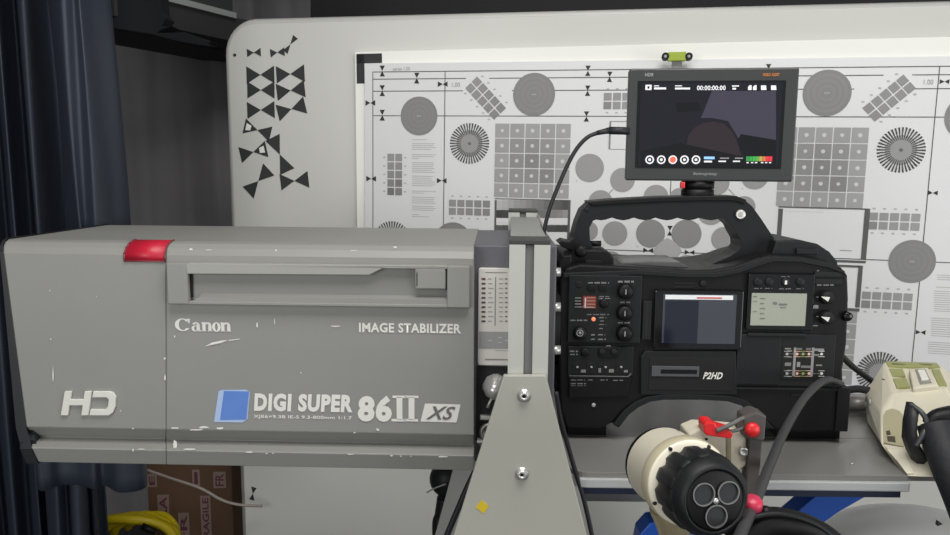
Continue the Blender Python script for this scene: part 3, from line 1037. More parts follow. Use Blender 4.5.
for x, y in ((524, 395.3), (521.8, 473.5)):
    c0 = GF.q3(x, y, vP)
    bo = MB().lathe(c0, (0, -1, 0), [(0, .0072), (.0015, .0072), (.0016, .0054), (.004, .0052), (.0056, .004), (.0056, .0022), (.003, .0022), (.003, .0002)], 20).build('bolt', M_steel, gn)
    mb = MB().lathe(c0 + Vector((0, -.0031, 0)), (0, -1, 0), [(0, .0021), (.0003, .002), (.0003, .0001)], 6).build('socket', M_pit, bo)
ys = MB().prism(pts(GF, [(481.5, 500), (489, 506.5), (483.5, 513.5), (475.5, 507.5)], vP - .0004), vP - .0005, vP).build('yellow_sticker', mat('sticker_yellow', (206, 182, 40), .5, 0, .08, 60), gn)
MB().cyl(GF.q3(538, 216, .40), GF.q3(548, 237, .30), .0022, 6).build('diagonal_strip', mat('strip_grey', (176, 176, 168), .5), gn)

# black cable beside the foot plates
Fw = Frame((0, 0, 0))
MB().tube([P(477, 468, .90), P(468, 486, .90), P(458, 509, .90), P(447, 535, .90), P(437, 560, .90)], .0040).build('cable', M_rubber, label='black cable running down behind the left edge of the foot plate', cat='cable')
MB().tube([P(556, 392, .80), P(561, 420, .80), P(572, 460, .80), P(584, 500, .80), P(594, 545, .80)], .0026).build('cable', M_rubber, label='thin black cable following the right edge of the foot plate', cat='cable')
# black knob under the lens
KF = Frame(P(440, 540, 1.24))
kb = thing('control_knob', 'black rubber knob and neck peeping out under the lens, against the whiteboard', 'knob', KF)
MB().lathe(KF.q3(447, 484, 0) + Vector((0, 0.02, 0)), (-.2, -1, 0.1), [(-.04, .006), (-.032, .022), (-.015, .031), (.005, .031), (.018, .022), (.024, .004)], 22).build('knob_head', M_black2, kb)
MB().tube([KF.q3(446, 498, .02), KF.q3(443, 515, .02), KF.q3(440, 525, .02), KF.q3(441, 560, .02)], lambda t: .016 - .003 * t).build('neck', M_black2, kb)
MB().tube([KF.q3(427, 492.5, -.01), KF.q3(434, 488.5, -.02), KF.q3(446, 484, -.02)], .0014, 6).build('seam_wire', ink(150), kb)

# ------------------------------------------------------------------ table
TZ = 1.070
TF = Frame((0.48, 0.795, 0.0), 0.6)
tb = thing('worktable', 'grey topped worktable with pale metal edge and blue underframe', 'table', TF)
top_u0 = TF.q(571, 470, 0)[0]
top_u1 = TF.q(902, 480, 0)[0]
M_top = mat('grey_table_top', (122, 121, 118), 0.24, 0, 0.10, 7, 0.1, 120)
zs = TZ
def slab(z0_, z1_, v0, v1, ua, ub2, r=0.02):
    pl = []
    for cx, cy, a0_ in ((ub2 - .004, v0 + .004, -90), (ub2 - .004, v1 - .004, 0), (ua + .004, v1 - .004, 90), (ua + r, v0 + r, 180)):
        rr_ = r if a0_ == 180 else .004
        for i in range(6):
            t = R(a0_ + 90 * i / 5)
            pl.append((cx + rr_ * math.cos(t), cy + rr_ * math.sin(t)))
    n_ = len(pl)
    return MB().add([(a, b, z0_) for a, b in pl] + [(a, b, z1_) for a, b in pl], [list(range(n_)), list(range(n_, 2 * n_))] + [[i, (i + 1) % n_, (i + 1) % n_ + n_, i + n_] for i in range(n_)])
slab(zs - .006, zs, 0.002, 0.118, top_u0, top_u1 + .25, .018).build('top_board', M_top, tb, bevel=.0006)
slab(zs - .006, zs, 0.1195, 0.315, top_u0, top_u1 + .25, .004).build('top_board', M_top, tb, bevel=.0006)
M_edge = mat('edge_metal', (196, 198, 198), .3, .4, .04, 20)
slab(zs - .017, zs - .0062, -0.002, 0.317, top_u0 - .003, top_u1 + .01, .02).build('edge_trim', M_edge, tb, bevel=.0015)
M_blue = mat('blue_paint', (28, 84, 178), .4, 0, .06, 20)
M_navy = mat('navy_paint', (22, 34, 60), .5, 0, .06, 20)
MB().box(top_u0 + .012, top_u1 + .002, 0.004, 0.30, zs - .026, zs - .0172).build('underframe', M_navy, tb)
# blue diagonal braces under the top, meeting a leg below the frame
MB().prism(pts(TF, [(822, 491), (875, 492), (838, 513), (812, 532), (770, 560), (722, 575), (722, 560), (775, 531)], 0.05), 0.05, 0.08).build('diagonal_brace', M_blue, tb, bevel=.002)
MB().prism(pts(TF, [(640, 534), (650, 523), (664, 521), (690, 540), (730, 560), (730, 590), (632, 575)], 0.05), 0.05, 0.08).build('diagonal_brace', M_blue, tb, bevel=.002)
MB().prism(quad(TF, 583, 489.5, 655, 502, 0.12), 0.12, 0.14).build('rear_apron', mat('apron_grey', (112, 112, 112), .5, 0, .05, 9), tb)
a = TF.q(690, 556, .05)
b_ = TF.q(730, 556, .05)
MB().box(a[0], b_[0], .05, .09, 0.0, a[1]).build('leg', M_blue, tb)
MB().box(a[0] - .12, b_[0] + .12, .03, .34, 0.0, .04).build('foot', M_blue, tb)
c0 = Vector(TF.loc(P(851, 478.5, .83)))
MB().lathe((c0.x, c0.y, zs), (0, 0, 1), [(0, .0022), (.001, .0018), (.0012, .0002)], 10).build('rivet', M_steel, tb)

# rounded grey moulded thing under the table, lower right
DF = Frame(P(890, 560, 1.02))
dp = thing('moulded_seat', 'pale grey moulded chair back below the table at lower right', 'chair', DF)
rings = []
for i in range(13):
    t = math.pi * i / 12
    u = -0.125 * math.cos(t)
    hgt = 0.085 * math.sin(t) ** 0.6
    rings.append([(u, 0.09 * math.cos(a) * (0.35 + .65 * math.sin(t)), hgt * max(0, math.sin(a)) - .03 + .0) for a in [math.pi * k / 12 for k in range(13)]] + [(u, 0, -.05)])
sh = MB()
sh.loft(rings, None, True)
o = sh.build('seat_shell', mat('seat_grey', (226, 226, 222), .3, 0, .03, 10), dp)
o.location = tuple(DF.q3(905, 546, 0))
zt_ = DF.q3(897, 528, 0).z
MB().box(-.02, .02, .0, .03, -DF.o.z, zt_ - .03).build('stem', M_steel, dp)
MB().prism(pts(DF, [(938, 521), (942, 523.5), (937, 525.5)], -.062), -.064, -.058).build('dark_mark', M_ink, dp)

# ------------------------------------------------------------------ camcorder
K = Frame(P(705, 432, 0.895), 1.2)
cc = thing('camcorder', 'black shoulder-mount broadcast camcorder with carrying handle and side display', 'camcorder', K)
W = 0.135
bp = [(566, 268), (580, 264), (640, 267), (690, 270), (712, 270), (735, 266), (752, 260), (770, 255), (800, 256), (828, 261), (842, 268), (848, 275), (849, 300), (847, 345), (843, 370), (844, 400), (848, 431), (800, 433), (775, 430), (764, 421), (756, 411), (744, 402), (728, 398), (700, 396.5), (664, 396.5), (645, 399), (632, 405), (622, 413), (613, 423), (600, 429), (566, 428), (560, 410), (558, 330), (560, 280)]
MB().prism(pts(K, bp, 0.0), 0.0, W).build('camera_body', M_black, cc, bevel=.003)
# top moulding lip
MB().prism(pts(K, [(563, 278), (563, 273), (640, 270), (690, 273), (714, 273), (737, 269), (756, 261.5), (772, 257), (800, 257.5), (828, 263), (845, 271), (846, 275), (828, 268), (800, 262.5), (774, 262), (760, 266), (741, 273), (716, 278), (690, 278), (640, 275)], -.003), -.003, .02).build('top_moulding', M_black2, cc, bevel=.001)
# lower arch moulding
ar = [(613, 425), (624, 411), (634, 403), (647, 397), (664, 394.5), (700, 394.5), (730, 396), (746, 400.5), (758, 410), (766, 420), (775, 429), (766, 429), (758, 421), (750, 411.5), (742, 406), (728, 401.5), (700, 400), (664, 400), (650, 402), (638, 408), (629, 415), (619, 428)]
MB().prism(pts(K, ar, -.004), -.004, W).build('shoulder_arch', M_black2, cc, bevel=.001)
# battery end
panel('battery', K, cc, M_black, 838, 388, 848, 432, -.003, W - .02, .0015)
panel('control_panel', K, cc, M_black2, 569, 275, 640, 343.5, -.004, 0, .001)
panel('switch_row_panel', K, cc, M_black2, 568, 346, 633, 376, -.003, 0, .001)
MB().prism(pts(K, [(569, 377), (628, 377), (630, 374.5), (632, 372), (631, 379), (628, 396), (569, 398)], -.004), -.004, 0).build('front_cover', M_black, cc, bevel=.0008)
vk = -.004
for x, y, r in ((625, 291, 8.2), (624, 312.5, 8.2), (624, 333, 8.4)):
    kk = knob('dial', K, cc, M_black, x, y, r, vk, .009, lobes=0)
    c0 = K.q3(x + 1, y + 1, vk - .0092)
    MB().box(c0.x - .0006, c0.x + .0006, c0.y, c0.y + .0003, c0.z - .003, c0.z + .003).build('pointer', M_ltgrey, kk)
kk = knob('ring_button', K, cc, M_black, 580, 333, 7.2, vk, .006)
c0 = K.q3(580, 333, vk - .0062)
def annulus(c, r0, r1, n=24):
    mb = MB()
    for i in range(n):
        t0, t1 = 2 * math.pi * i / n, 2 * math.pi * (i + 1) / n
        mb.add([(c.x + r_ * math.cos(t), c.y, c.z + r_ * math.sin(t)) for r_, t in ((r0, t0), (r1, t0), (r1, t1), (r0, t1))], [[0, 1, 2, 3]])
    return mb
annulus(c0, .0032, .0042).build('silver_ring', M_ltgrey, kk, solid=False)
knob('ring_centre', K, kk, M_ltgrey, 580, 333, 1.5, vk - .006, .001)
knob('jack_socket', K, cc, M_pit, 579, 284.5, 3.6, vk, .0006)
for x in (592, 603):
    panel('push_button', K, cc, M_black, x - 4, 285.5, x + 4, 291, vk - .002, vk, .0006)
knob('round_button', K, cc, M_black, 604, 303.5, 4.6, vk, .003)
knob('round_button', K, cc, M_black, 585, 352, 4.6, -.003, .003)
mb = MB().prism(rounded(*K.q(598, 357, -.003), *K.q(619, 347.5, -.003), .0035), -.005, -.003)
mb.build('rocker_button', M_black, cc, bevel=.0006)
knob('rocker_end', K, cc, M_black2, 602, 352, 3.2, -.005, .0015)
knob('rocker_end', K, cc, M_black2, 614, 352, 3.2, -.005, .0015)
for x in (577, 591, 605, 620.5):
    w = 5.5 if x == 605 else 4
    panel('toggle_slot', K, cc, M_pit, x - w, 362, x + w, 373, -.0034, -.003)
    c0 = K.q3(x, 367, -.003)
    MB().cyl(c0, c0 + Vector((0, -.006, .0015)), .0013, 8).build('toggle', M_ltgrey, cc)
knob('socket_screw', K, cc, M_steel, 593.5, 405, 2.2, -.001, .001)
knob('body_screw', K, cc, M_pit, 703, 283.5, 3.4, -.001, .0012)
kx = panel('red_label', K, cc, mat('label_orange', (130, 50, 28), .5, 0, .08, 60), 583, 296, 596, 308.5, vk - .0006, vk, label='orange instruction label')
ps = MB()
vp_ = vk - .0008
for y in range(4):
    ps.flat(quad(K, 575, 297.5 + y * 3, 581, 298.4 + y * 3, vp_), vp_, ink(150))
    ps.flat(quad(K, 586.5, 297.5 + y * 3.2, 595, 298 + y * 3.2, vp_), vp_, ink(190))
ps.flat(quad(K, 584.8, 297.5, 585.8, 308, vp_), vp_, ink(200))
ps.flat(quad(K, 575, 306.6, 594, 307.2, vp_), vp_, ink(170))
for x0, y0, x1, y1 in ((588, 282, 609, 283.6), (599, 296, 609, 297), (598.5, 298, 610, 299), (587, 314, 609, 315), (570.5, 319.6, 588, 321), (599, 317, 606, 318.2), (600, 320.5, 604, 321.5), (599, 324, 606, 325), (618, 280.6, 634, 282.6), (620, 301.5, 630, 303), (618, 322, 631, 323.4),
                       (591, 334, 595, 335.6), (598, 334, 605, 335.4), (598, 338.6, 606, 340), (591, 338.6, 595, 339.8), (599, 328, 603, 329), (606, 345.3, 612, 346.3)):
    caption(ps, K, x0, y0, x1, y1, vp_, ink(135))
for x0, y0, x1, y1 in ((569.5, 350.5, 578, 352), (570, 353.8, 578, 355), (581, 369.5, 587, 372.5), (598.6, 368, 601, 372.5), (609, 369, 614, 372.5), (624, 370, 628, 372.5), (571, 379.5, 585, 380.4), (588, 379.5, 594, 380.4), (600, 379.5, 608, 380.4), (613, 379.8, 623, 380.8), (571, 383, 586, 384.2), (571, 385.4, 586, 386)):
    caption(ps, K, x0, y0, x1, y1, -.0046, ink(135))
ps.flat(pts(K, [(569, 375.3), (628, 376), (631, 373), (631.6, 373.6), (628.5, 376.9), (569, 376.2)], -.0046), -.0046, ink(110))
ps.build('control_print', M_ltgrey, cc, solid=False, label='small white captions beside the buttons')
knob('indicator_lamp', K, cc, mat('lamp_glow', (240, 150, 110), .4, emit=((240, 120, 80), .5)), 593.5, 319.2, 2.2, vk, .001, label='small glowing orange indicator')

# flip-out display
panel('display_bezel', K, cc, M_blackg, 655.5, 289.5, 741, 350, -.006, 0, .0012, r=.003)
M_scr = mat('display_glass', (64, 68, 76), .12, 0, .1, 12, spec=.6)
ds = panel('display_screen', K, cc, M_scr, 663.5, 294, 734.5, 344, -.0066, -.006, label='grey blue display screen')
panel('status_bar', K, ds, mat('screen_white', (214, 216, 218), .4, emit=((214, 216, 218), .25)), 665.5, 294.8, 733, 300, -.0069, -.0067)
panel('status_caption', K, ds, mat('screen_red', (200, 60, 60), .4), 697, 297.2, 722, 298.8, -.0072, -.007)
panel('display_shade', K, ds, mat('screen_dark', (30, 34, 46), .12), 665.5, 300.4, 697, 343.6, -.0069, -.0067, label='darker left half of the screen')  # left half set darker than the rest of the screen
for x in (643.5, 647.5):
    panel('hinge_bar', K, cc, M_black2, x, 301, x + 3, 340, -.005, 0, .0008)
for y in (282.5, 286.2):
    panel('vent_slot', K, cc, M_pit, 674, y, 694, y + 1.6, -.0008, 0)
# card slot door
MB().prism(pts(K, [(641, 395), (641, 357), (645, 351), (736, 351), (737, 395)], -.004), -.004, 0).build('card_door', M_black2, cc, bevel=.0012)
panel('card_window', K, cc, M_pit, 650, 357, 732, 391, -.0046, -.004, .0005)
panel('card', K, cc, mat('card_grey', (92, 94, 96), .35, .3, .1, 90), 652, 366, 699, 377, -.0062, -.0046, .0006)
panel('card_label', K, cc, M_black, 661, 369.5, 697, 374, -.0066, -.0062)
lettering('lettering', 'P2HD', K, cc, M_white, 703, 372, 722.5, 379.2, -.0048, shear=.35, bold=.03)

# information display
panel('info_bezel', K, cc, M_blackg, 749, 273, 812, 331, -.005, 0, .0012, r=.002)
panel('info_screen', K, cc, mat('lcd_green_grey', (152, 157, 144), .14, 0, .05, 14, emit=((158, 164, 150), .12)), 752, 293, 805, 326, -.0056, -.005, label='pale green grey information screen')
lc = MB()
for x0, y0, x1, y1 in ((760, 298, 765, 299), (760, 303, 764, 304), (760, 308, 765, 309), (760, 313, 764, 314), (760, 318, 765, 319), (773, 302, 777, 304.5), (779, 303.5, 787, 305.5), (780, 307, 786, 308), (753, 296, 757, 297), (753, 301, 757, 301.8), (753, 311, 757, 311.8)):
    lc.flat(quad(K, x0, y0, x1, y1, -.006), -.006, ink(112))
lc.build('screen_characters', M_ink, cc, solid=False)
for x in (757.5, 769, 785.5, 800):
    kk = knob('round_button', K, cc, M_black2, x, 282, 4.6, -.005, .0022)
panel('button_mark', K, cc, M_white, 785, 280.5, 787, 284.5, -.0074, -.0072)
for y in (297, 317.2):
    kk = knob('level_dial', K, cc, M_pit, 826, y, 7.2, -.001, .008)
    c0 = [K.q(x, yy, -.0094) for x, yy in ((821, y - .5), (830, y + .2), (828, y + 4.6))]
    MB().prism(c0, -.0096, -.009).build('pointer', M_white, kk)
ip = MB()
for x0, y0, x1, y1 in ((817, 284.3, 834, 285.7), (817, 270, 819, 271.2), (816.5, 296.5, 818.5, 297.5), (813.5, 305, 819.5, 308.5), (816.5, 316, 818.5, 317), (813, 325, 819, 326.2), (754, 288, 762, 288.8), (765, 288, 772, 288.8), (779, 288.3, 791, 289.3), (781, 276.2, 790, 277), (796, 288.3, 804, 289)):
    caption(ip, K, x0, y0, x1, y1, -.0058, ink(128))
ip.build('dial_print', M_ltgrey, cc, solid=False, label='small white captions around the dials')
for y in (271.5, 279):
    panel('side_plate', K, cc, M_black2, 815, y, 842, y + 6, -.002, 0, .0008)
knob('rear_bolt', K, cc, M_blackg, 846.5, 316, 5.2, 0.0, .006)
# lower doors
panel('plain_door', K, cc, M_black2, 738, 334, 778.5, 385.5, -.004, 0, .0012)
panel('door_tab', K, cc, M_black2, 748, 333, 807, 337.5, -.006, -.001, .0012)
panel('connector_door', K, cc, M_black2, 780, 334, 833, 387, -.003, 0, .0012)
panel('routing_label', K, cc, M_pit, 783, 345, 826, 380, -.0036, -.003, label='black label printed with a coloured signal diagram')
rl = MB()
rnd = random.Random(3)
vr = -.0038
for y in (354, 373.5):
    rl.flat(quad(K, 785, y - .4, 824, y + .4, vr), vr, ink(150))
    rl.flat(quad(K, 787, y - 3.5, 792, y - 2.6, vr), vr, ink(150)); rl.flat(quad(K, 787, y + 2.6, 792, y + 3.4, vr), vr, ink(150))
    for x, cl in ((797, (228, 178, 160)), (809, (228, 190, 170)), (803, (150, 160, 90)), (821.5, (210, 210, 205)), (787, (170, 170, 170))):
        mm = mat('diagram_%d_%d' % cl[:2], cl, .5)
        rl.flat([(p[0], p[1]) for p in disc(K, x, y, 1.5, vr, 8)], vr - .0002, mm)
        rl.flat(quad(K, x - 3, y - 3, x + 3, y - 2.4, vr), vr - .0001, mm)
        rl.flat(quad(K, x - 3, y + 2.4, x + 3, y + 3, vr), vr - .0001, mm)
for x in (794, 812):
    rl.flat(quad(K, x, 347.5, x + .7, 376, vr), vr, ink(140))
for x0, y0, x1, y1 in ((785, 362.5, 791, 366), (797, 362, 800, 367), (801, 365.5, 811, 368), (816, 364.5, 822, 366), (785, 348, 791, 349.4), (797, 348, 802, 350), (806, 348, 811, 350), (814, 348.5, 824, 351), (814, 354, 819, 356)):
    rl.flat(quad(K, x0, y0, x1, y1, vr), vr, ink(120 + rnd.randint(-15, 20)))
rl.build('diagram_print', M_ltgrey, cc, solid=False)
panel('base_slot', K, cc, M_pit, 791, 393.5, 800, 396, -.001, 0)
panel('base_rail', K, cc, M_black2, 735, 387.5, 838, 391, -.0045, 0, .0008)

# carrying handle
hv0, hv1 = .040, .082
ho = [(571, 268), (570, 250), (572, 240), (577, 222), (582, 210), (590, 202.5), (612, 201.5), (630, 199.5), (660, 198.2), (700, 197.3), (735, 197), (744, 199.5), (752, 206), (760, 217), (770, 232), (779, 246), (788, 256), (788, 270), (704, 272), (708, 266), (720, 260.5), (731, 256), (738, 251), (741, 246), (740.5, 240)]
inner = [(737, 234), (733, 226), (727, 220.5)]
xs_ = 722
while xs_ > 604:
    inner += [(xs_, 217.6), (xs_ - 6, 219.6), (xs_ - 11, 220.4), (xs_ - 17, 219.4)]
    xs_ -= 22
inner += [(600, 217.5), (593, 221), (589.5, 228), (590, 240), (596, 256), (596, 268)]
MB().prism(pts(K, ho + inner, hv0), hv0, hv1).build('carrying_handle', M_black2, cc, bevel=.003)
MB().prism(pts(K, [(588, 201.8), (612, 199.6), (660, 197), (700, 196), (736, 195.8), (747, 200), (744, 204), (735, 201.2), (700, 201), (660, 202.2), (612, 204.6), (592, 206)], hv0 - .002), hv0 - .002, hv1 + .002).build('handle_top', M_black, cc, bevel=.001)
hs = knob('handle_screw', K, cc, M_steel, 740.5, 214.5, 5.2, hv0, .003)
annulus(K.q3(740.5, 214.5, hv0 - .0032), .0034, .005).build('screw_ring', M_white, hs, solid=False)
knob('handle_screw', K, cc, M_pit, 587, 209.5, 2.4, hv0, .001)
# front of the handle: viewfinder and accessory bracket
MB().prism(pts(K, [(570, 272), (570, 256), (574, 250), (605, 250), (611, 253), (614, 259), (614, 271)], .02), .02, .10).build('viewfinder_bracket', M_black, cc, bevel=.002)
panel('bracket_detail', K, cc, M_pit, 585, 260, 601, 268, .0185, .02, .0005)
knob('bracket_knob', K, cc, M_black, 580.5, 251, 6.5, .02, .008, lobes=8)
MB().cyl(K.q3(590, 243.5, .05), K.q3(601, 243.5, .05), .0035, 12).build('rod', M_black, cc)
MB().prism(pts(K, [(558, 243), (563, 240.5), (570, 242), (574, 238), (578, 243), (578, 252), (570, 250), (563, 247.5)], .03), .03, .07).build('release_lever', M_black, cc, bevel=.001)
MB().prism(pts(K, [(559, 262), (564, 256), (572, 254), (572, 290), (560, 300), (557, 280)], .01), .01, .12).build('front_nose', M_black, cc, bevel=.002)
# rear top cover
MB().prism(pts(K, [(772, 254), (776, 240.5), (800, 240), (818, 244), (830, 252), (838, 262), (838, 268), (772, 268)], .02), .02, .11).build('top_rear_cover', M_black2, cc, bevel=.002)
panel('cover_detail', K, cc, M_black2, 797, 248.5, 818, 254.5, .016, .02, .0008)
MB().prism(pts(K, [(615, 268), (625, 262.5), (650, 261.5), (680, 262), (690, 268)], .025), .025, .10).build('top_pad', mat('pad_grey', (84, 85, 86), .4, 0, .08, 30), cc, bevel=.001, label='lighter grey top pad')  # light reflected off the body top, put in as a paler block
MB().lathe(K.q3(561, 335, .067) + Vector((0, 0, .006)), (-1, 0, 0), [(-.002, .050), (.006, .050), (.007, .044), (.012, .044)], 32).build('mount_flange', M_black2, cc)
for x in (606, 634):
    pass
# tripod shoe under the camera
sh_z = K.loc((0, 0, TZ)).z
for x0, x1 in ((568, 606), (778, 840)):
    q_ = quad(K, x0, 425, x1, 431, .02)
    MB().box(q_[0][0], q_[1][0], .02, W - .02, sh_z, q_[2][1]).build('base_foot', M_black, cc)

# cables behind the camcorder's back end
MB().tube([P(838, 352, .97), P(852, 366, .99), P(868, 378, 1.02), P(879, 386, 1.04)], .0042).build('cable', M_rubber, label='short black cable leaving the camera back, upper of two', cat='cable')
MB().tube([P(840, 391, .97), P(856, 389, .98), P(866, 390, .985), P(872, 391, .99)], .0050).build('cable', M_rubber, label='short black cable leaving the camera back, lower of two', cat='cable')
MB().cyl(P(846, 404, 1.02), P(872, 404, 1.02), .0105, 16).build('metal_tube', mat('tube_grey', (128, 124, 122), .4, .2, .05, 20), label='grey tube on the table behind the camera back', cat='tube')
# thick black cable arcing to the front
MB().tube([P(842, 384, .886), P(826, 380, .872), P(806, 396, .84), P(786, 428, .78), P(771, 462, .70), P(756, 500, .615), P(738, 540, .545), P(725, 575, .50)], lambda t: .0047 if t > .1 else .0035).build('cable', mat('soft_rubber', (58, 58, 60), .5, 0, .08, 50), label='thick dark cable arcing down from the camera back across the table', cat='cable')

# ------------------------------------------------------------------ monitor on the handle
MF = Frame(P(709, 182, 0.955), 6.5)
mo = thing('field_monitor', 'small black field monitor showing a dark picture and menu icons, above the camera handle', 'monitor', MF)
panel('monitor_case', MF, mo, mat('monitor_charcoal', (56, 57, 58), .45, 0, .06, 50, .1, 800), 629.5, 68.5, 792.8, 182, 0, .022, .002, r=.003)
panel('screen_surround', MF, mo, M_blackg, 638, 81, 781, 168.8, -.0006, .001)
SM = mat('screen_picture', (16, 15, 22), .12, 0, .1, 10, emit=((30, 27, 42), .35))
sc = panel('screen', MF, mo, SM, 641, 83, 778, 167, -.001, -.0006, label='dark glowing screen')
vS = -.0013
pc = MB()  # reflected room and head, painted as faintly glowing shapes on the glass
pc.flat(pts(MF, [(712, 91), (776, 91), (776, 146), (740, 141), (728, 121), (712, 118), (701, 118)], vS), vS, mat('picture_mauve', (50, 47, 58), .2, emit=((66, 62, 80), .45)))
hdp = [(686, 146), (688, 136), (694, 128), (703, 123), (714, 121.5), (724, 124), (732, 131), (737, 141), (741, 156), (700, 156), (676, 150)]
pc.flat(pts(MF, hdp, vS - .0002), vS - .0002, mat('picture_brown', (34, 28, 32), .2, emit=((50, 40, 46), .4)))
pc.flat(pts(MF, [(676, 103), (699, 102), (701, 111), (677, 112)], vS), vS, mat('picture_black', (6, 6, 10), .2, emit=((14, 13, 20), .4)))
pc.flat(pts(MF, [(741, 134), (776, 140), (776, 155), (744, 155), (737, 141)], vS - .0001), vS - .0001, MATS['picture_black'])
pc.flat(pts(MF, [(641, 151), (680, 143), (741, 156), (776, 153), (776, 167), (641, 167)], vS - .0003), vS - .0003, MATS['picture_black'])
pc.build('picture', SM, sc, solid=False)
M_ui = mat('menu_white', (200, 200, 202), .4, emit=((215, 215, 220), .6))
vU = -.0018


def mark(name, m, *rects):
    ui = MB()
    for r_ in rects:
        ui.flat(quad(MF, *r_, vU), vU)
    ui.build(name, m, sc, solid=False)


mark('menu_icon', M_ui, (645.5, 84.8, 651.5, 90))
MB().flat(quad(MF, 647.5, 86.2, 649.5, 88.6, vU), vU - .0002).build('icon_centre', MATS['picture_black'], sc, solid=False)
for r_ in ((654, 85.4, 659, 86.3), (654, 87.4, 666, 89.4), (675, 85.4, 682, 86.3), (675, 87.6, 690, 89.4), (732, 85.4, 739, 86.6), (732.5, 87.8, 736, 89.6), (704, 160.6, 712, 162.4), (718.5, 160.6, 726, 162), (733, 160.6, 740, 162)):
    mark('menu_caption', M_ui, r_)
for x in (748, 753, 761, 771):
    c_ = [(x, 90), (x, 87), (x + 1.6, 85.2), (x + 3.6, 85.2), (x + 3.6, 90)] if x < 760 else [(x, 90), (x, 85.4), (x + 5, 85.4), (x + 5.5, 90)]
    MB().flat(pts(MF, c_, vU), vU).build('menu_icon', M_ui, sc, solid=False)
for r_ in ((720, 157.6, 729, 158.8), (735, 157.6, 743, 158.8)):
    mark('menu_caption', mat('menu_grey', (130, 130, 134), .4, emit=((130, 130, 134), .5)), r_)
mark('menu_caption', mat('menu_blue', (130, 176, 232), .4, emit=((120, 170, 232), .8)), (704, 156.6, 714.5, 159.2))
for k in range(8):
    cl = [(40, 130, 58), (50, 140, 64), (58, 146, 62), (80, 150, 66), (170, 140, 70), (184, 108, 60), (196, 50, 60), (204, 40, 60)][k]
    x = 746.2 + k * 3.3
    mark('meter_segment', mat('meter_%d' % k, cl, .4, emit=(cl, .5)), (x, 156.4, x + 2.8, 161.2))
for x in (746.5, 751, 755, 761, 765, 769):
    mark('meter_scale', M_ui, (x, 162, x + 2.2, 163.2))
lettering('time_code', '00:00:00:00', MF, sc, M_ui, 697, 85.6, 725.5, 90.2, vU, bold=.02)
for k, x in enumerate((649.7, 661.3, 672.8, 684.4, 696)):
    c0 = MF.q3(x, 159.7, vU - .0002)
    s_ = abs(MF.q(x + 4.4, 159, vU)[0] - c0.x)
    mb = annulus(c0, s_ * .68, s_, 20)
    mm = mat('record_red', (224, 92, 74), .4, emit=((224, 92, 74), .7)) if k == 2 else M_ui
    rr_ = s_ * (.72 if k == 2 else .34)
    mb.add([(c0.x + rr_ * math.cos(i * .524), c0.y - .0001, c0.z + rr_ * math.sin(i * .524)) for i in range(12)], [list(range(12))], mm)
    mb.mats = [M_ui, mm] if k == 2 else [M_ui]
    if k == 2:
        mb.M[-1] = 1
    mb.build('menu_button', M_ui, sc, solid=False)
lettering('lettering', 'HDR', MF, mo, M_ltgrey, 645, 73, 653.5, 76.5, -.0004, shear=.1, bold=.03)
lettering('lettering', 'VIDEO ASSIST', MF, mo, mat('orange_print', (206, 128, 58), .5), 762.5, 73.2, 779.5, 76.2, -.0004, bold=.02)
lettering('maker_lettering', 'Blackmagicdesign', MF, mo, M_ltgrey, 693.5, 172.2, 717, 176, -.0004, bold=.01)
# swivel mount
mp_ = MF.q3(697.5, 190, .022)
MB().lathe((mp_.x, .022, MF.q(697, 196.8, .022)[1] - .002), (0, 0, 1), [(0, .019), (.004, .0205), (.011, .0205), (.0115, .019), (.0125, .019), (.013, .0205), (.022, .0205)], 28).build('swivel_mount', M_black, mo)
c0 = MF.q3(681.5, 185, .01)
MB().box(c0.x - .002, c0.x + .003, -.0, .012, c0.z - .004, c0.z + .004).build('red_lever', M_redp, mo, bevel=.001, label='small red lever')
for y in (105, 145, 148.5, 155):
    c0 = MF.q3(791.5, y, .006)
    MB().box(c0.x, c0.x + .0025, .004, .012, c0.z - .001, c0.z + .001).build('side_button', M_black, mo)
# cable plug and cable
MB().cyl(P(629, 131, .968), P(609, 130.5, .968), .0048, 14).lathe(P(609, 130.5, .968), P(597, 133, .968) - P(609, 130.5, .968), [(0, .0042), (.016, .0028)], 12).tube(
    [P(598, 132.8, .968), P(588, 137, .968), P(578, 147, .968), P(569, 162, .968), P(560, 182, .968), P(552, 202, .968), P(547, 218, .968), P(543.5, 236, .968), P(543, 262, .968)], .0026).build('monitor_cable', M_rubber, label='thin black cable with plug curving from the monitor down behind the post', cat='cable')

# ------------------------------------------------------------------ focus control, cream drum with black knob
FB = Frame(P(690, 540, .60))
fc = thing('focus_control', 'cream drum-shaped lens control with a black three-hole knob', 'lens control', FB)
p0, p1 = FB.loc(P(661, 464, .665)), FB.loc(P(716, 501, .565))
ax = (p1 - p0).normalized()
Ld = (p1 - p0).length
MB().lathe(p0, ax, [(0, .018), (.001, .032), (.004, .0345), (.040, .0350), (.042, .0365), (.056, .0365), (.0575, .0345), (.0575, .004)], 40).build('drum', mat('drum_cream', (236, 229, 210), .45, 0, .05, 20), fc)
MB().lathe(p0, ax, [(.0420, .0367), (.0428, .0372), (.0555, .0372), (.056, .0366)], 40).build('drum_ring', mat('cream_shaded', (186, 178, 152), .42, 0, .06, 30), fc, label='darker cream front ring')  # shaded copy of the drum cream, darkness put into the colour
MB().lathe(p0, ax, [(.0575, .029), (.060, .0325), (.066, .0338), (.084, .0338), (.090, .0325), (.0905, .0315)], 88, lobes=11, amp=.10).lathe(p0, ax, [(.088, .0325), (.094, .0318), (.099, .0285), (.102, .0262), (.102, .0248), (.0995, .0242), (.0995, .002)], 40).build('knob', M_black2, fc)
e1 = ax.orthogonal().normalized()
e2 = ax.cross(e1)
fc_c = p0 + ax * .0995
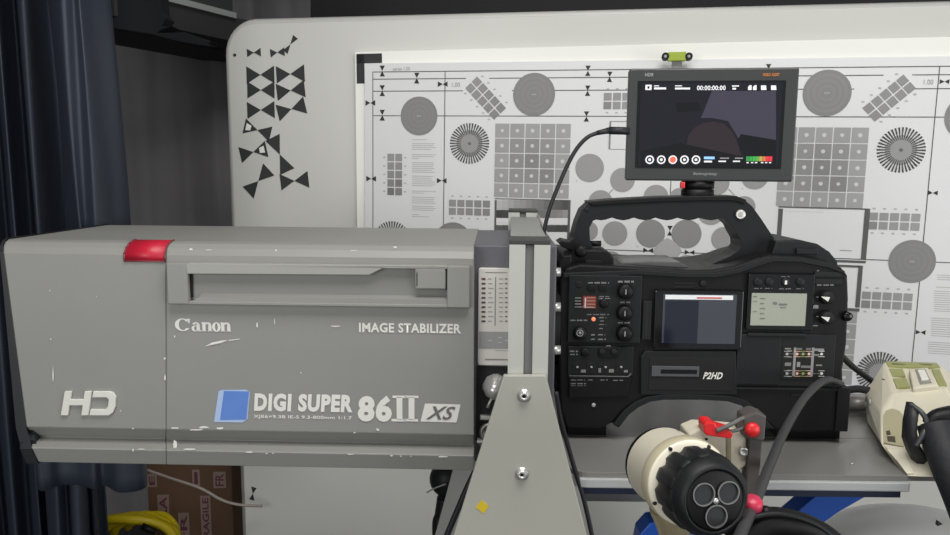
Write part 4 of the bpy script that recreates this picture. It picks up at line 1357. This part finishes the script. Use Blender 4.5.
MB().lathe(fc_c, ax, [(0, .0243), (.0012, .0240), (.002, .0225), (.002, .001)], 40).build('knob_face', M_black, fc)
upl = Vector((0, 0, 1)) - ax * ax.z
upl.normalize()
rtl = ax.cross(upl)
rtl = -rtl if rtl.x < 0 else rtl
for k, ang in enumerate((150, 30, 270)):
    cc0 = fc_c + ax * .0021 + (rtl * math.cos(R(ang)) + upl * math.sin(R(ang))) * .0120
    mb = MB().lathe(cc0, ax, [(0, .0094), (.0012, .0092), (.0012, .0084), (-.001, .0080), (-.001, .0005)], 24)
    mb.build('finger_hole', M_rubber, fc, label='round recess in the knob face')
    rings = [[cc0 + ax * .0016 + (rtl * math.cos(2 * math.pi * i / 28) + upl * math.sin(2 * math.pi * i / 28)) * r_ for i in range(28)] for r_ in (.0093, .0083)]
    MB().add(rings[0] + rings[1], [[i, (i + 1) % 28, 28 + (i + 1) % 28, 28 + i] for i in range(28)]).build('hole_edge', mat('worn_edge', (120, 120, 118), .4, .2, .1, 90), fc, solid=False)  # pale grey ring outlining each recess
MB().lathe(fc_c + ax * .002, ax, [(0, .002), (.0012, .0026), (.0012, .0003)], 10).build('centre_screw', M_steel, fc)
# screws on drum ring
for ang in (205, 120, 60):
    s0 = p0 + ax * .0570 + (rtl * math.cos(R(ang)) + upl * math.sin(R(ang))) * .0345
    MB().lathe(s0 - ax * .001, ax, [(0, .0018), (.0022, .0016), (.0022, .0002)], 10).build('ring_screw', M_rubber, fc)
# printed scale on the drum
ds_ = MB()
for k, (al, ang, w_, h_) in enumerate(((.014, 72, .0035, .0012), (.018, 76, .004, .0012), (.024, 70, .0015, .004), (.030, 74, .003, .0009), (.026, 62, .0045, .001), (.033, 64, .0012, .003))):
    n0 = rtl * math.cos(R(ang)) + upl * math.sin(R(ang))
    tg = ax.cross(n0)
    s0 = p0 + ax * al + n0 * .0356
    ds_.add([s0 - tg * w_ / 2 - ax * h_ / 2, s0 + tg * w_ / 2 - ax * h_ / 2, s0 + tg * w_ / 2 + ax * h_ / 2, s0 - tg * w_ / 2 + ax * h_ / 2], [[0, 1, 2, 3]])
ds_.build('drum_print', M_ink, fc, solid=False)
MB().tube([FB.loc(P(664, 505, .64)), FB.loc(P(672, 525, .645)), FB.loc(P(676, 545, .65)), FB.loc(P(678, 580, .65))], .014).build('drum_stem', mat('stem_brass', (170, 158, 128), .35, .4, .1, 30), fc)
MB().lathe(p0 - ax * .006, ax, [(0, .02), (.002, .033), (.006, .034)], 36).build('drum_back', M_black, fc)

# cream bracket with red lever behind it
RB = Frame(P(720, 500, .70))
br = thing('clamp_bracket', 'cream clamp bracket with red lever and dark upright arm, right of the drum control', 'clamp', RB)
MB().prism(pts(RB, [(688, 434), (700, 429), (741, 432), (747, 438), (747, 466), (738, 472), (738, 500), (712, 500), (688, 470)], 0), 0, .03).build('bracket_block', M_cream, br, bevel=.002)
MB().prism(pts(RB, [(727, 433), (731, 433), (731, 470), (727, 470)], -.0006), -.001, 0).build('block_groove', mat('groove_tan', (150, 142, 118), .5), br)
MB().prism(pts(RB, [(703, 423), (706, 421), (713, 421.5), (716, 425.5), (730, 429.5), (732, 433), (730, 437.5), (705, 434), (703, 431)], -.008), -.012, .008).build('red_lever', M_redp, br, bevel=.001, label='red plastic lever')
MB().tube([RB.q3(716, 431, -.012), RB.q3(730, 425, -.012), RB.q3(742, 418.5, -.008), RB.q3(754, 416, -.004)], .0022, 8).build('lever_arm', mat('arm_grey', (92, 92, 90), .5), br)
MB().tube([RB.q3(716, 431, -.010), RB.q3(733, 431, -.010), RB.q3(746, 427, -.006), RB.q3(752, 427, -.004)], .0018, 8).build('lever_arm', MATS['arm_grey'], br)
MB().prism(pts(RB, [(744, 438), (744, 417), (756, 412), (767, 416), (765, 441), (761, 442)], -.01), -.01, .012).build('arm_head', mat('arm_taupe', (80, 76, 74), .5, 0, .06, 40), br, bevel=.002)
MB().prism(pts(RB, [(749, 436), (763, 438), (757, 510), (758, 560), (742, 560), (745, 500)], -.004), -.004, .010).build('upright_arm', MATS['arm_taupe'], br, bevel=.0015)
c0 = RB.q3(752, 429.5, -.010)
MB().lathe(c0, (0, -1, 0), [(0, .0072), (.003, .0068), (.005, .0045), (.0055, .0003)], 18).build('red_button', M_redp, br, label='round red button')
c0 = RB.q3(743, 451, 0)
MB().lathe(c0, (0, -1, 0), [(0, .0045), (.003, .0045), (.003, .0022), (.0015, .002), (.0015, .0002)], 14).build('screw', M_steel, br)
knob('block_hole', RB, br, M_pit, 706.5, 439, 1.4, 0, .0008)
MB().box(RB.q(742, 560, 0)[0] , RB.q(742, 560, 0)[0] + .02, 0, .02, -.3, RB.q(742, 552, 0)[1]).build('arm_foot', M_black, br)

# black grip with pink knob at the lower edge
GB = Frame(P(790, 560, .60))
gp = thing('pan_handle_grip', 'black curved grip with a pink red knob at the bottom edge', 'grip', GB)
gpts = [GB.q3(735, 545, 0), GB.q3(762, 524, 0.0), GB.q3(790, 524, 0), GB.q3(815, 532, 0), GB.q3(836, 546, 0), GB.q3(850, 565, 0)]
MB().tube(gpts, lambda t: .014 * (1 - .35 * t), 16).build('grip_body', M_black, gp)
MB().tube([GB.q3(744, 520, -.012), GB.q3(770, 514, -.010), GB.q3(796, 517, -.010), GB.q3(820, 527, -.008), GB.q3(842, 545, -.008)], .0022, 8).build('grip_ridge', M_black2, gp)
c0 = GB.q3(751, 502, 0)
MB().lathe(c0 - Vector((0, 0, .012)), (0, -.3, 1), [(0, .004), (.006, .0065), (.009, .0082), (.015, .0082), (.018, .006), (.019, .0004)], 18).build('pink_knob', mat('pink_red', (198, 52, 82), .4, 0, .08, 50), gp, label='pink red knob')
MB().lathe(GB.q3(766, 512, 0), (0, -.2, 1), [(-.004, .006), (.003, .005), (.005, .0006)], 12).build('small_nub', M_black, gp)
MB().prism(pts(GB, [(742, 512), (770, 510), (770, 545), (742, 545)], .004), .004, .02).build('grip_block', M_black, gp, bevel=.003)

# ------------------------------------------------------------------ cream control box on the table, right
XB = Frame((P(915, 470, .84).x, .84, TZ))
xb = thing('cream_control_box', 'worn cream metal control head with olive top plates, on the right of the table', 'control box', XB)
L = lambda x, y, Y: XB.loc(P(x, y, Y))
def onplane(px, py, a, b, c):
    n_ = (b - a).cross(c - a)
    cam_l = XB.loc(CAM)
    d_ = L(px, py, 1.0) - cam_l
    return cam_l + d_ * ((a - cam_l).dot(n_) / d_.dot(n_))


A3, B3, C3 = L(893, 393, .915), L(960, 388, .88), L(911, 477, .845)
def onT(px, py):
    d_ = ray(px, py)
    return XB.loc(CAM + d_ * ((TZ - CAM.z) / d_.z))


C3 = onT(908, 477)
FP = lambda x, y: onplane(x, y, A3, B3, C3)
f_ = [FP(893, 393), FP(948, 389), FP(968, 430), FP(965, 479), FP(908, 477), onT(896, 465), FP(881, 444), FP(881, 411)]
b2_ = [L(884, 361, 1.01), L(938, 363, 1.0), L(985, 400, .98), L(985, 430, .97), L(890, 452, .97), L(878, 446, .97), L(867, 428, .97), L(864, 394, .99)]
mb = MB()
for p in f_ + b2_:
    p.z = max(p.z, 0.0005)
mb.loft([f_, b2_], None, False)
mb.build('box_shell', M_cream, xb, bevel=.003)
olive = mat('olive_plate', (150, 152, 98), .5, 0, .12, 50, .2, 300)
def quad3(name, ps4, m, parent=xb, off=.0012, label=None, bevel=0.0):
    ps4 = [Vector(p) for p in ps4]
    n_ = (ps4[1] - ps4[0]).cross(ps4[-1] - ps4[0]).normalized()
    toward = (XB.loc(CAM) - ps4[0])
    if n_.dot(toward) < 0: n_ = -n_
    k_ = len(ps4)
    a_ = [p + n_ * off for p in ps4]
    b__ = [p - n_ * off for p in ps4]
    o_ = MB().add(a_ + b__, [list(range(k_)), list(range(2 * k_ - 1, k_ - 1, -1))] + [[i, (i + 1) % k_, (i + 1) % k_ + k_, i + k_] for i in range(k_)]).build(name, m, parent, label=label, bevel=bevel)
    return o_
T00, T10, T11, T01 = b2_[0], b2_[1], f_[1], f_[0]
tp = lambda s, t: (T00 * (1 - s) + T10 * s) * (1 - t) + (T01 * (1 - s) + T11 * s) * t
quad3('olive_plate', [tp(.03, .03), tp(.97, .03), tp(1.0, .22), tp(.05, .22)], olive)
quad3('plate_slot', [tp(.12, .10), tp(.86, .10), tp(.87, .16), tp(.13, .16)], mat('dark_olive', (104, 106, 66), .6), off=.0016)
quad3('olive_plate', [tp(.05, .28), tp(.30, .28), tp(.32, .52), tp(.08, .52)], olive)
quad3('olive_plate', [tp(.07, .60), tp(.32, .60), tp(.34, .88), tp(.10, .88)], olive)
quad3('olive_plate', [tp(.84, .30), tp(.98, .30), tp(1.0, .9), tp(.86, .9)], olive)
quad3('clamp_saddle', [tp(.40, .40), tp(.76, .36), tp(.84, 1.0), tp(.36, 1.02)], M_cream, off=.006, bevel=.002)
quad3('saddle_frame', [tp(.50, .46), tp(.70, .45), tp(.73, .94), tp(.51, .95)], mat('dull_frame', (150, 148, 138), .4, .3), off=.0075, bevel=.001)
quad3('saddle_latch', [tp(.54, .55), tp(.67, .54), tp(.69, .86), tp(.55, .87)], mat('latch_white', (232, 230, 222), .35, .1), off=.010, bevel=.001)
quad3('pocket', [FP(883.5, 416), FP(886, 411), FP(892, 409), FP(899, 411), FP(903, 415), FP(904, 447), FP(884, 443)], mat('pocket_tan', (166, 160, 132), .55, 0, .06, 40), off=.0008)
quad3('pocket_hole', [FP(886, 432), FP(890, 431), FP(891, 435), FP(887, 436)], mat('hole_brown', (72, 66, 52), .6), off=.0014)
quad3('pocket_hole', [FP(887, 437), FP(895, 437), FP(896, 443), FP(888, 442)], MATS['hole_brown'], off=.0014)
quad3('lower_plate', [FP(887, 450), FP(903, 450), FP(914, 474), FP(907, 474), FP(898, 462)], mat('cream_light', (226, 220, 200), .45, 0, .05, 30), off=.001)
# side disc on the slanted left face
s_a, s_b, s_c = f_[7], b2_[7], b2_[6]
cdisc = (f_[7] * .25 + b2_[7] * .50 + b2_[6] * .25)
nrm = (s_b - s_a).cross(s_c - s_a).normalized()
if nrm.dot(XB.loc(CAM) - s_a) < 0: nrm = -nrm
MB().lathe(cdisc - nrm * .002, nrm, [(0, .013), (.004, .0128), (.0045, .0105), (.0035, .010), (.0035, .005), (.006, .0045), (.006, .0003)], 24).build('side_disc', mat('disc_grey', (150, 148, 140), .4, .3, .08, 60), xb)
for x, y, yy in ((878, 407, .945), (884, 380, .965)):
    c0 = L(x, y, yy)
    MB().lathe(c0, (-.1, -1, .1), [(-.004, .0014), (.004, .0013), (.004, .0002)], 8).build('dent_mark', MATS['hole_brown'], xb)
zlo = min(p.z for p in f_ + b2_)
# black leather strap and padded sleeve
SBF = Frame(P(940, 470, .80))
sleeve = thing('padded_sleeve', 'black padded sleeve and strap hooked over the cream control box', 'sleeve', SBF)
S = lambda x, y, Y: SBF.loc(P(x, y, Y))
MB().tube([S(934, 424, .80), S(940, 440, .79), S(950, 464, .775), S(966, 500, .76), S(982, 540, .75)], lambda t: .017 + .005 * t, 18).build('sleeve_roll', mat('black_nylon', (32, 33, 37), .65, 0, .2, 90, .6, 150), sleeve)
mb = MB()
flap = [[S(909, 402, .815), S(914, 403, .812), S(919, 412, .808)], [S(906, 420, .815), S(911, 418, .806), S(918, 420, .798)], [S(905, 436, .815), S(910, 438, .804), S(917, 432, .795)], [S(909, 448, .815), S(914, 452, .806), S(920, 446, .796)], [S(917, 462, .815), S(922, 466, .808), S(928, 458, .80)]]
mb.add([p for r_ in flap for p in r_], [[i * 3 + j, i * 3 + j + 1, i * 3 + j + 4, i * 3 + j + 3] for i in range(4) for j in range(2)], None, True)
fo = mb.build('strap_flap', M_rubber, sleeve, solid=False)
fo.modifiers.new('s', 'SOLIDIFY').thickness = .004
MB().tube([S(910, 404, .812), S(922, 413, .80), S(927, 424, .795), S(922, 436, .79), S(916, 446, .79)], .0028, 8).build('strap_edge', mat('strap_edge_grey', (62, 63, 66), .4, 0, .1, 60), sleeve)
MB().tube([S(928, 425, .80), S(936, 418, .80), S(950, 416, .80), S(975, 414, .80)], lambda t: .007 + .006 * t, 12).build('strap_arm', M_black, sleeve)

# ------------------------------------------------------------------ lower left corner: carton, yellow coil, thin cable
CF = Frame((P(195, 535, 1.85).x, 1.85, P(195, 600, 1.85).z), -4)
bx = thing('cardboard_carton', 'brown cardboard carton with printed fragile tape, half hidden below the lens', 'carton', CF)
M_card = mat('cardboard', (96, 72, 54), .8, 0, .08, 30, .2, 200)
M_tape = mat('tape_pale', (140, 122, 116), .5, 0, .05, 40)
a = CF.q(143, 400, 0); b_ = CF.q(229, 400, 0)
MB().box(a[0], b_[0], 0, .30, 0, CF.q(180, 462, 0)[1]).build('carton_box', M_card, bx, bevel=.003)
M_letter = mat('tape_letter', (96, 44, 62), .6)
for x0, y0, x1, y1, s_ in ((157, 495, 170, 528, 'FRA'), (178, 513, 190, 545, 'FR'), (200, 496, 212, 545, 'FRAGILE'), (192, 470, 200, 486, 'I'), (213, 472, 226, 488, 'FR'), (147, 474, 157, 487, 'E')):
    t_ = panel('tape_strip', CF, bx, M_tape, x0, y0, x1, y1, -.0012, 0)
    # lettering turned on its side
    cu = bpy.data.curves.new('lettering', 'FONT'); cu.body = s_; cu.offset = .02
    tmp = bpy.data.objects.new('t', cu); C.objects.link(tmp); bpy.context.view_layer.update()
    me = bpy.data.meshes.new_from_object(tmp.evaluated_get(bpy.context.evaluated_depsgraph_get())); bpy.data.objects.remove(tmp)
    xs = [p.co.x for p in me.vertices]; ys = [p.co.y for p in me.vertices]
    A_, B_ = CF.q(x0 + 2, y0 + 2, -.0014), CF.q(x1 - 2, y1 - 2, -.0014)
    for p in me.vertices:
        fx, fy = (p.co.x - min(xs)) / (max(xs) - min(xs)), (p.co.y - min(ys)) / (max(ys) - min(ys))
        p.co = (B_[0] + (A_[0] - B_[0]) * fy, -.0015, B_[1] + (A_[1] - B_[1]) * fx)
    me.materials.clear(); me.materials.append(M_letter)
    o = bpy.data.objects.new('lettering', me); C.objects.link(o); o.parent = t_
SH = Frame((0, 0, 0))
zc_ = CF.o.z
cr = thing('storage_shelf', 'low shelf carrying the carton behind the lens', 'shelf', Frame((CF.o.x, CF.o.y, 0)))
MB().box(-.45, .16, -.16, .42, zc_ - .03, zc_ - .001).build('shelf_board', M_wall, cr)
for sx in (-.43, .13):
    MB().box(sx - .012, sx + .012, -.14, .40, 0, zc_ - .03).build('side_support', M_wall, cr)
YF = Frame((P(130, 530, 1.74).x, 1.74, zc_))
yc = thing('yellow_cable_coil', 'coil of bright yellow cable lying in front of the carton', 'cable coil', YF)
mb = MB()
for k in range(5):
    base = YF.q3(132, 540, 0)
    pts_ = []
    for i in range(15):
        t = math.pi * (0.02 + .96 * i / 14)
        rx, rz = .115 - k * .013, .072 - k * .010
        pts_.append((base.x + rx * math.cos(t) + .006 * k, -.03 + .022 * k + .01 * math.sin(3 * t + k), base.z + rz * math.sin(t)))
    MB().tube(pts_, .011, 10, None, 2).build('cable_loop', M_yellow, yc)
MB().cyl(YF.q3(142, 526, -.05), YF.q3(155, 532, -.05), .008, 10).build('black_clip', M_black, yc)
MB().box(-.14, .16, -.05, .10, 0, .03).build('coil_base', M_yellow, yc, bevel=.01)
MB().tube([P(147, 470, 1.60), P(170, 478, 1.60), P(200, 488, 1.60), P(222, 500, 1.60), P(241, 505, 1.60), P(262, 506, 1.62)], .0032, 8).build('cable', mat('pale_cable', (150, 140, 132), .5), label='thin pale cable sagging in front of the carton', cat='cable')
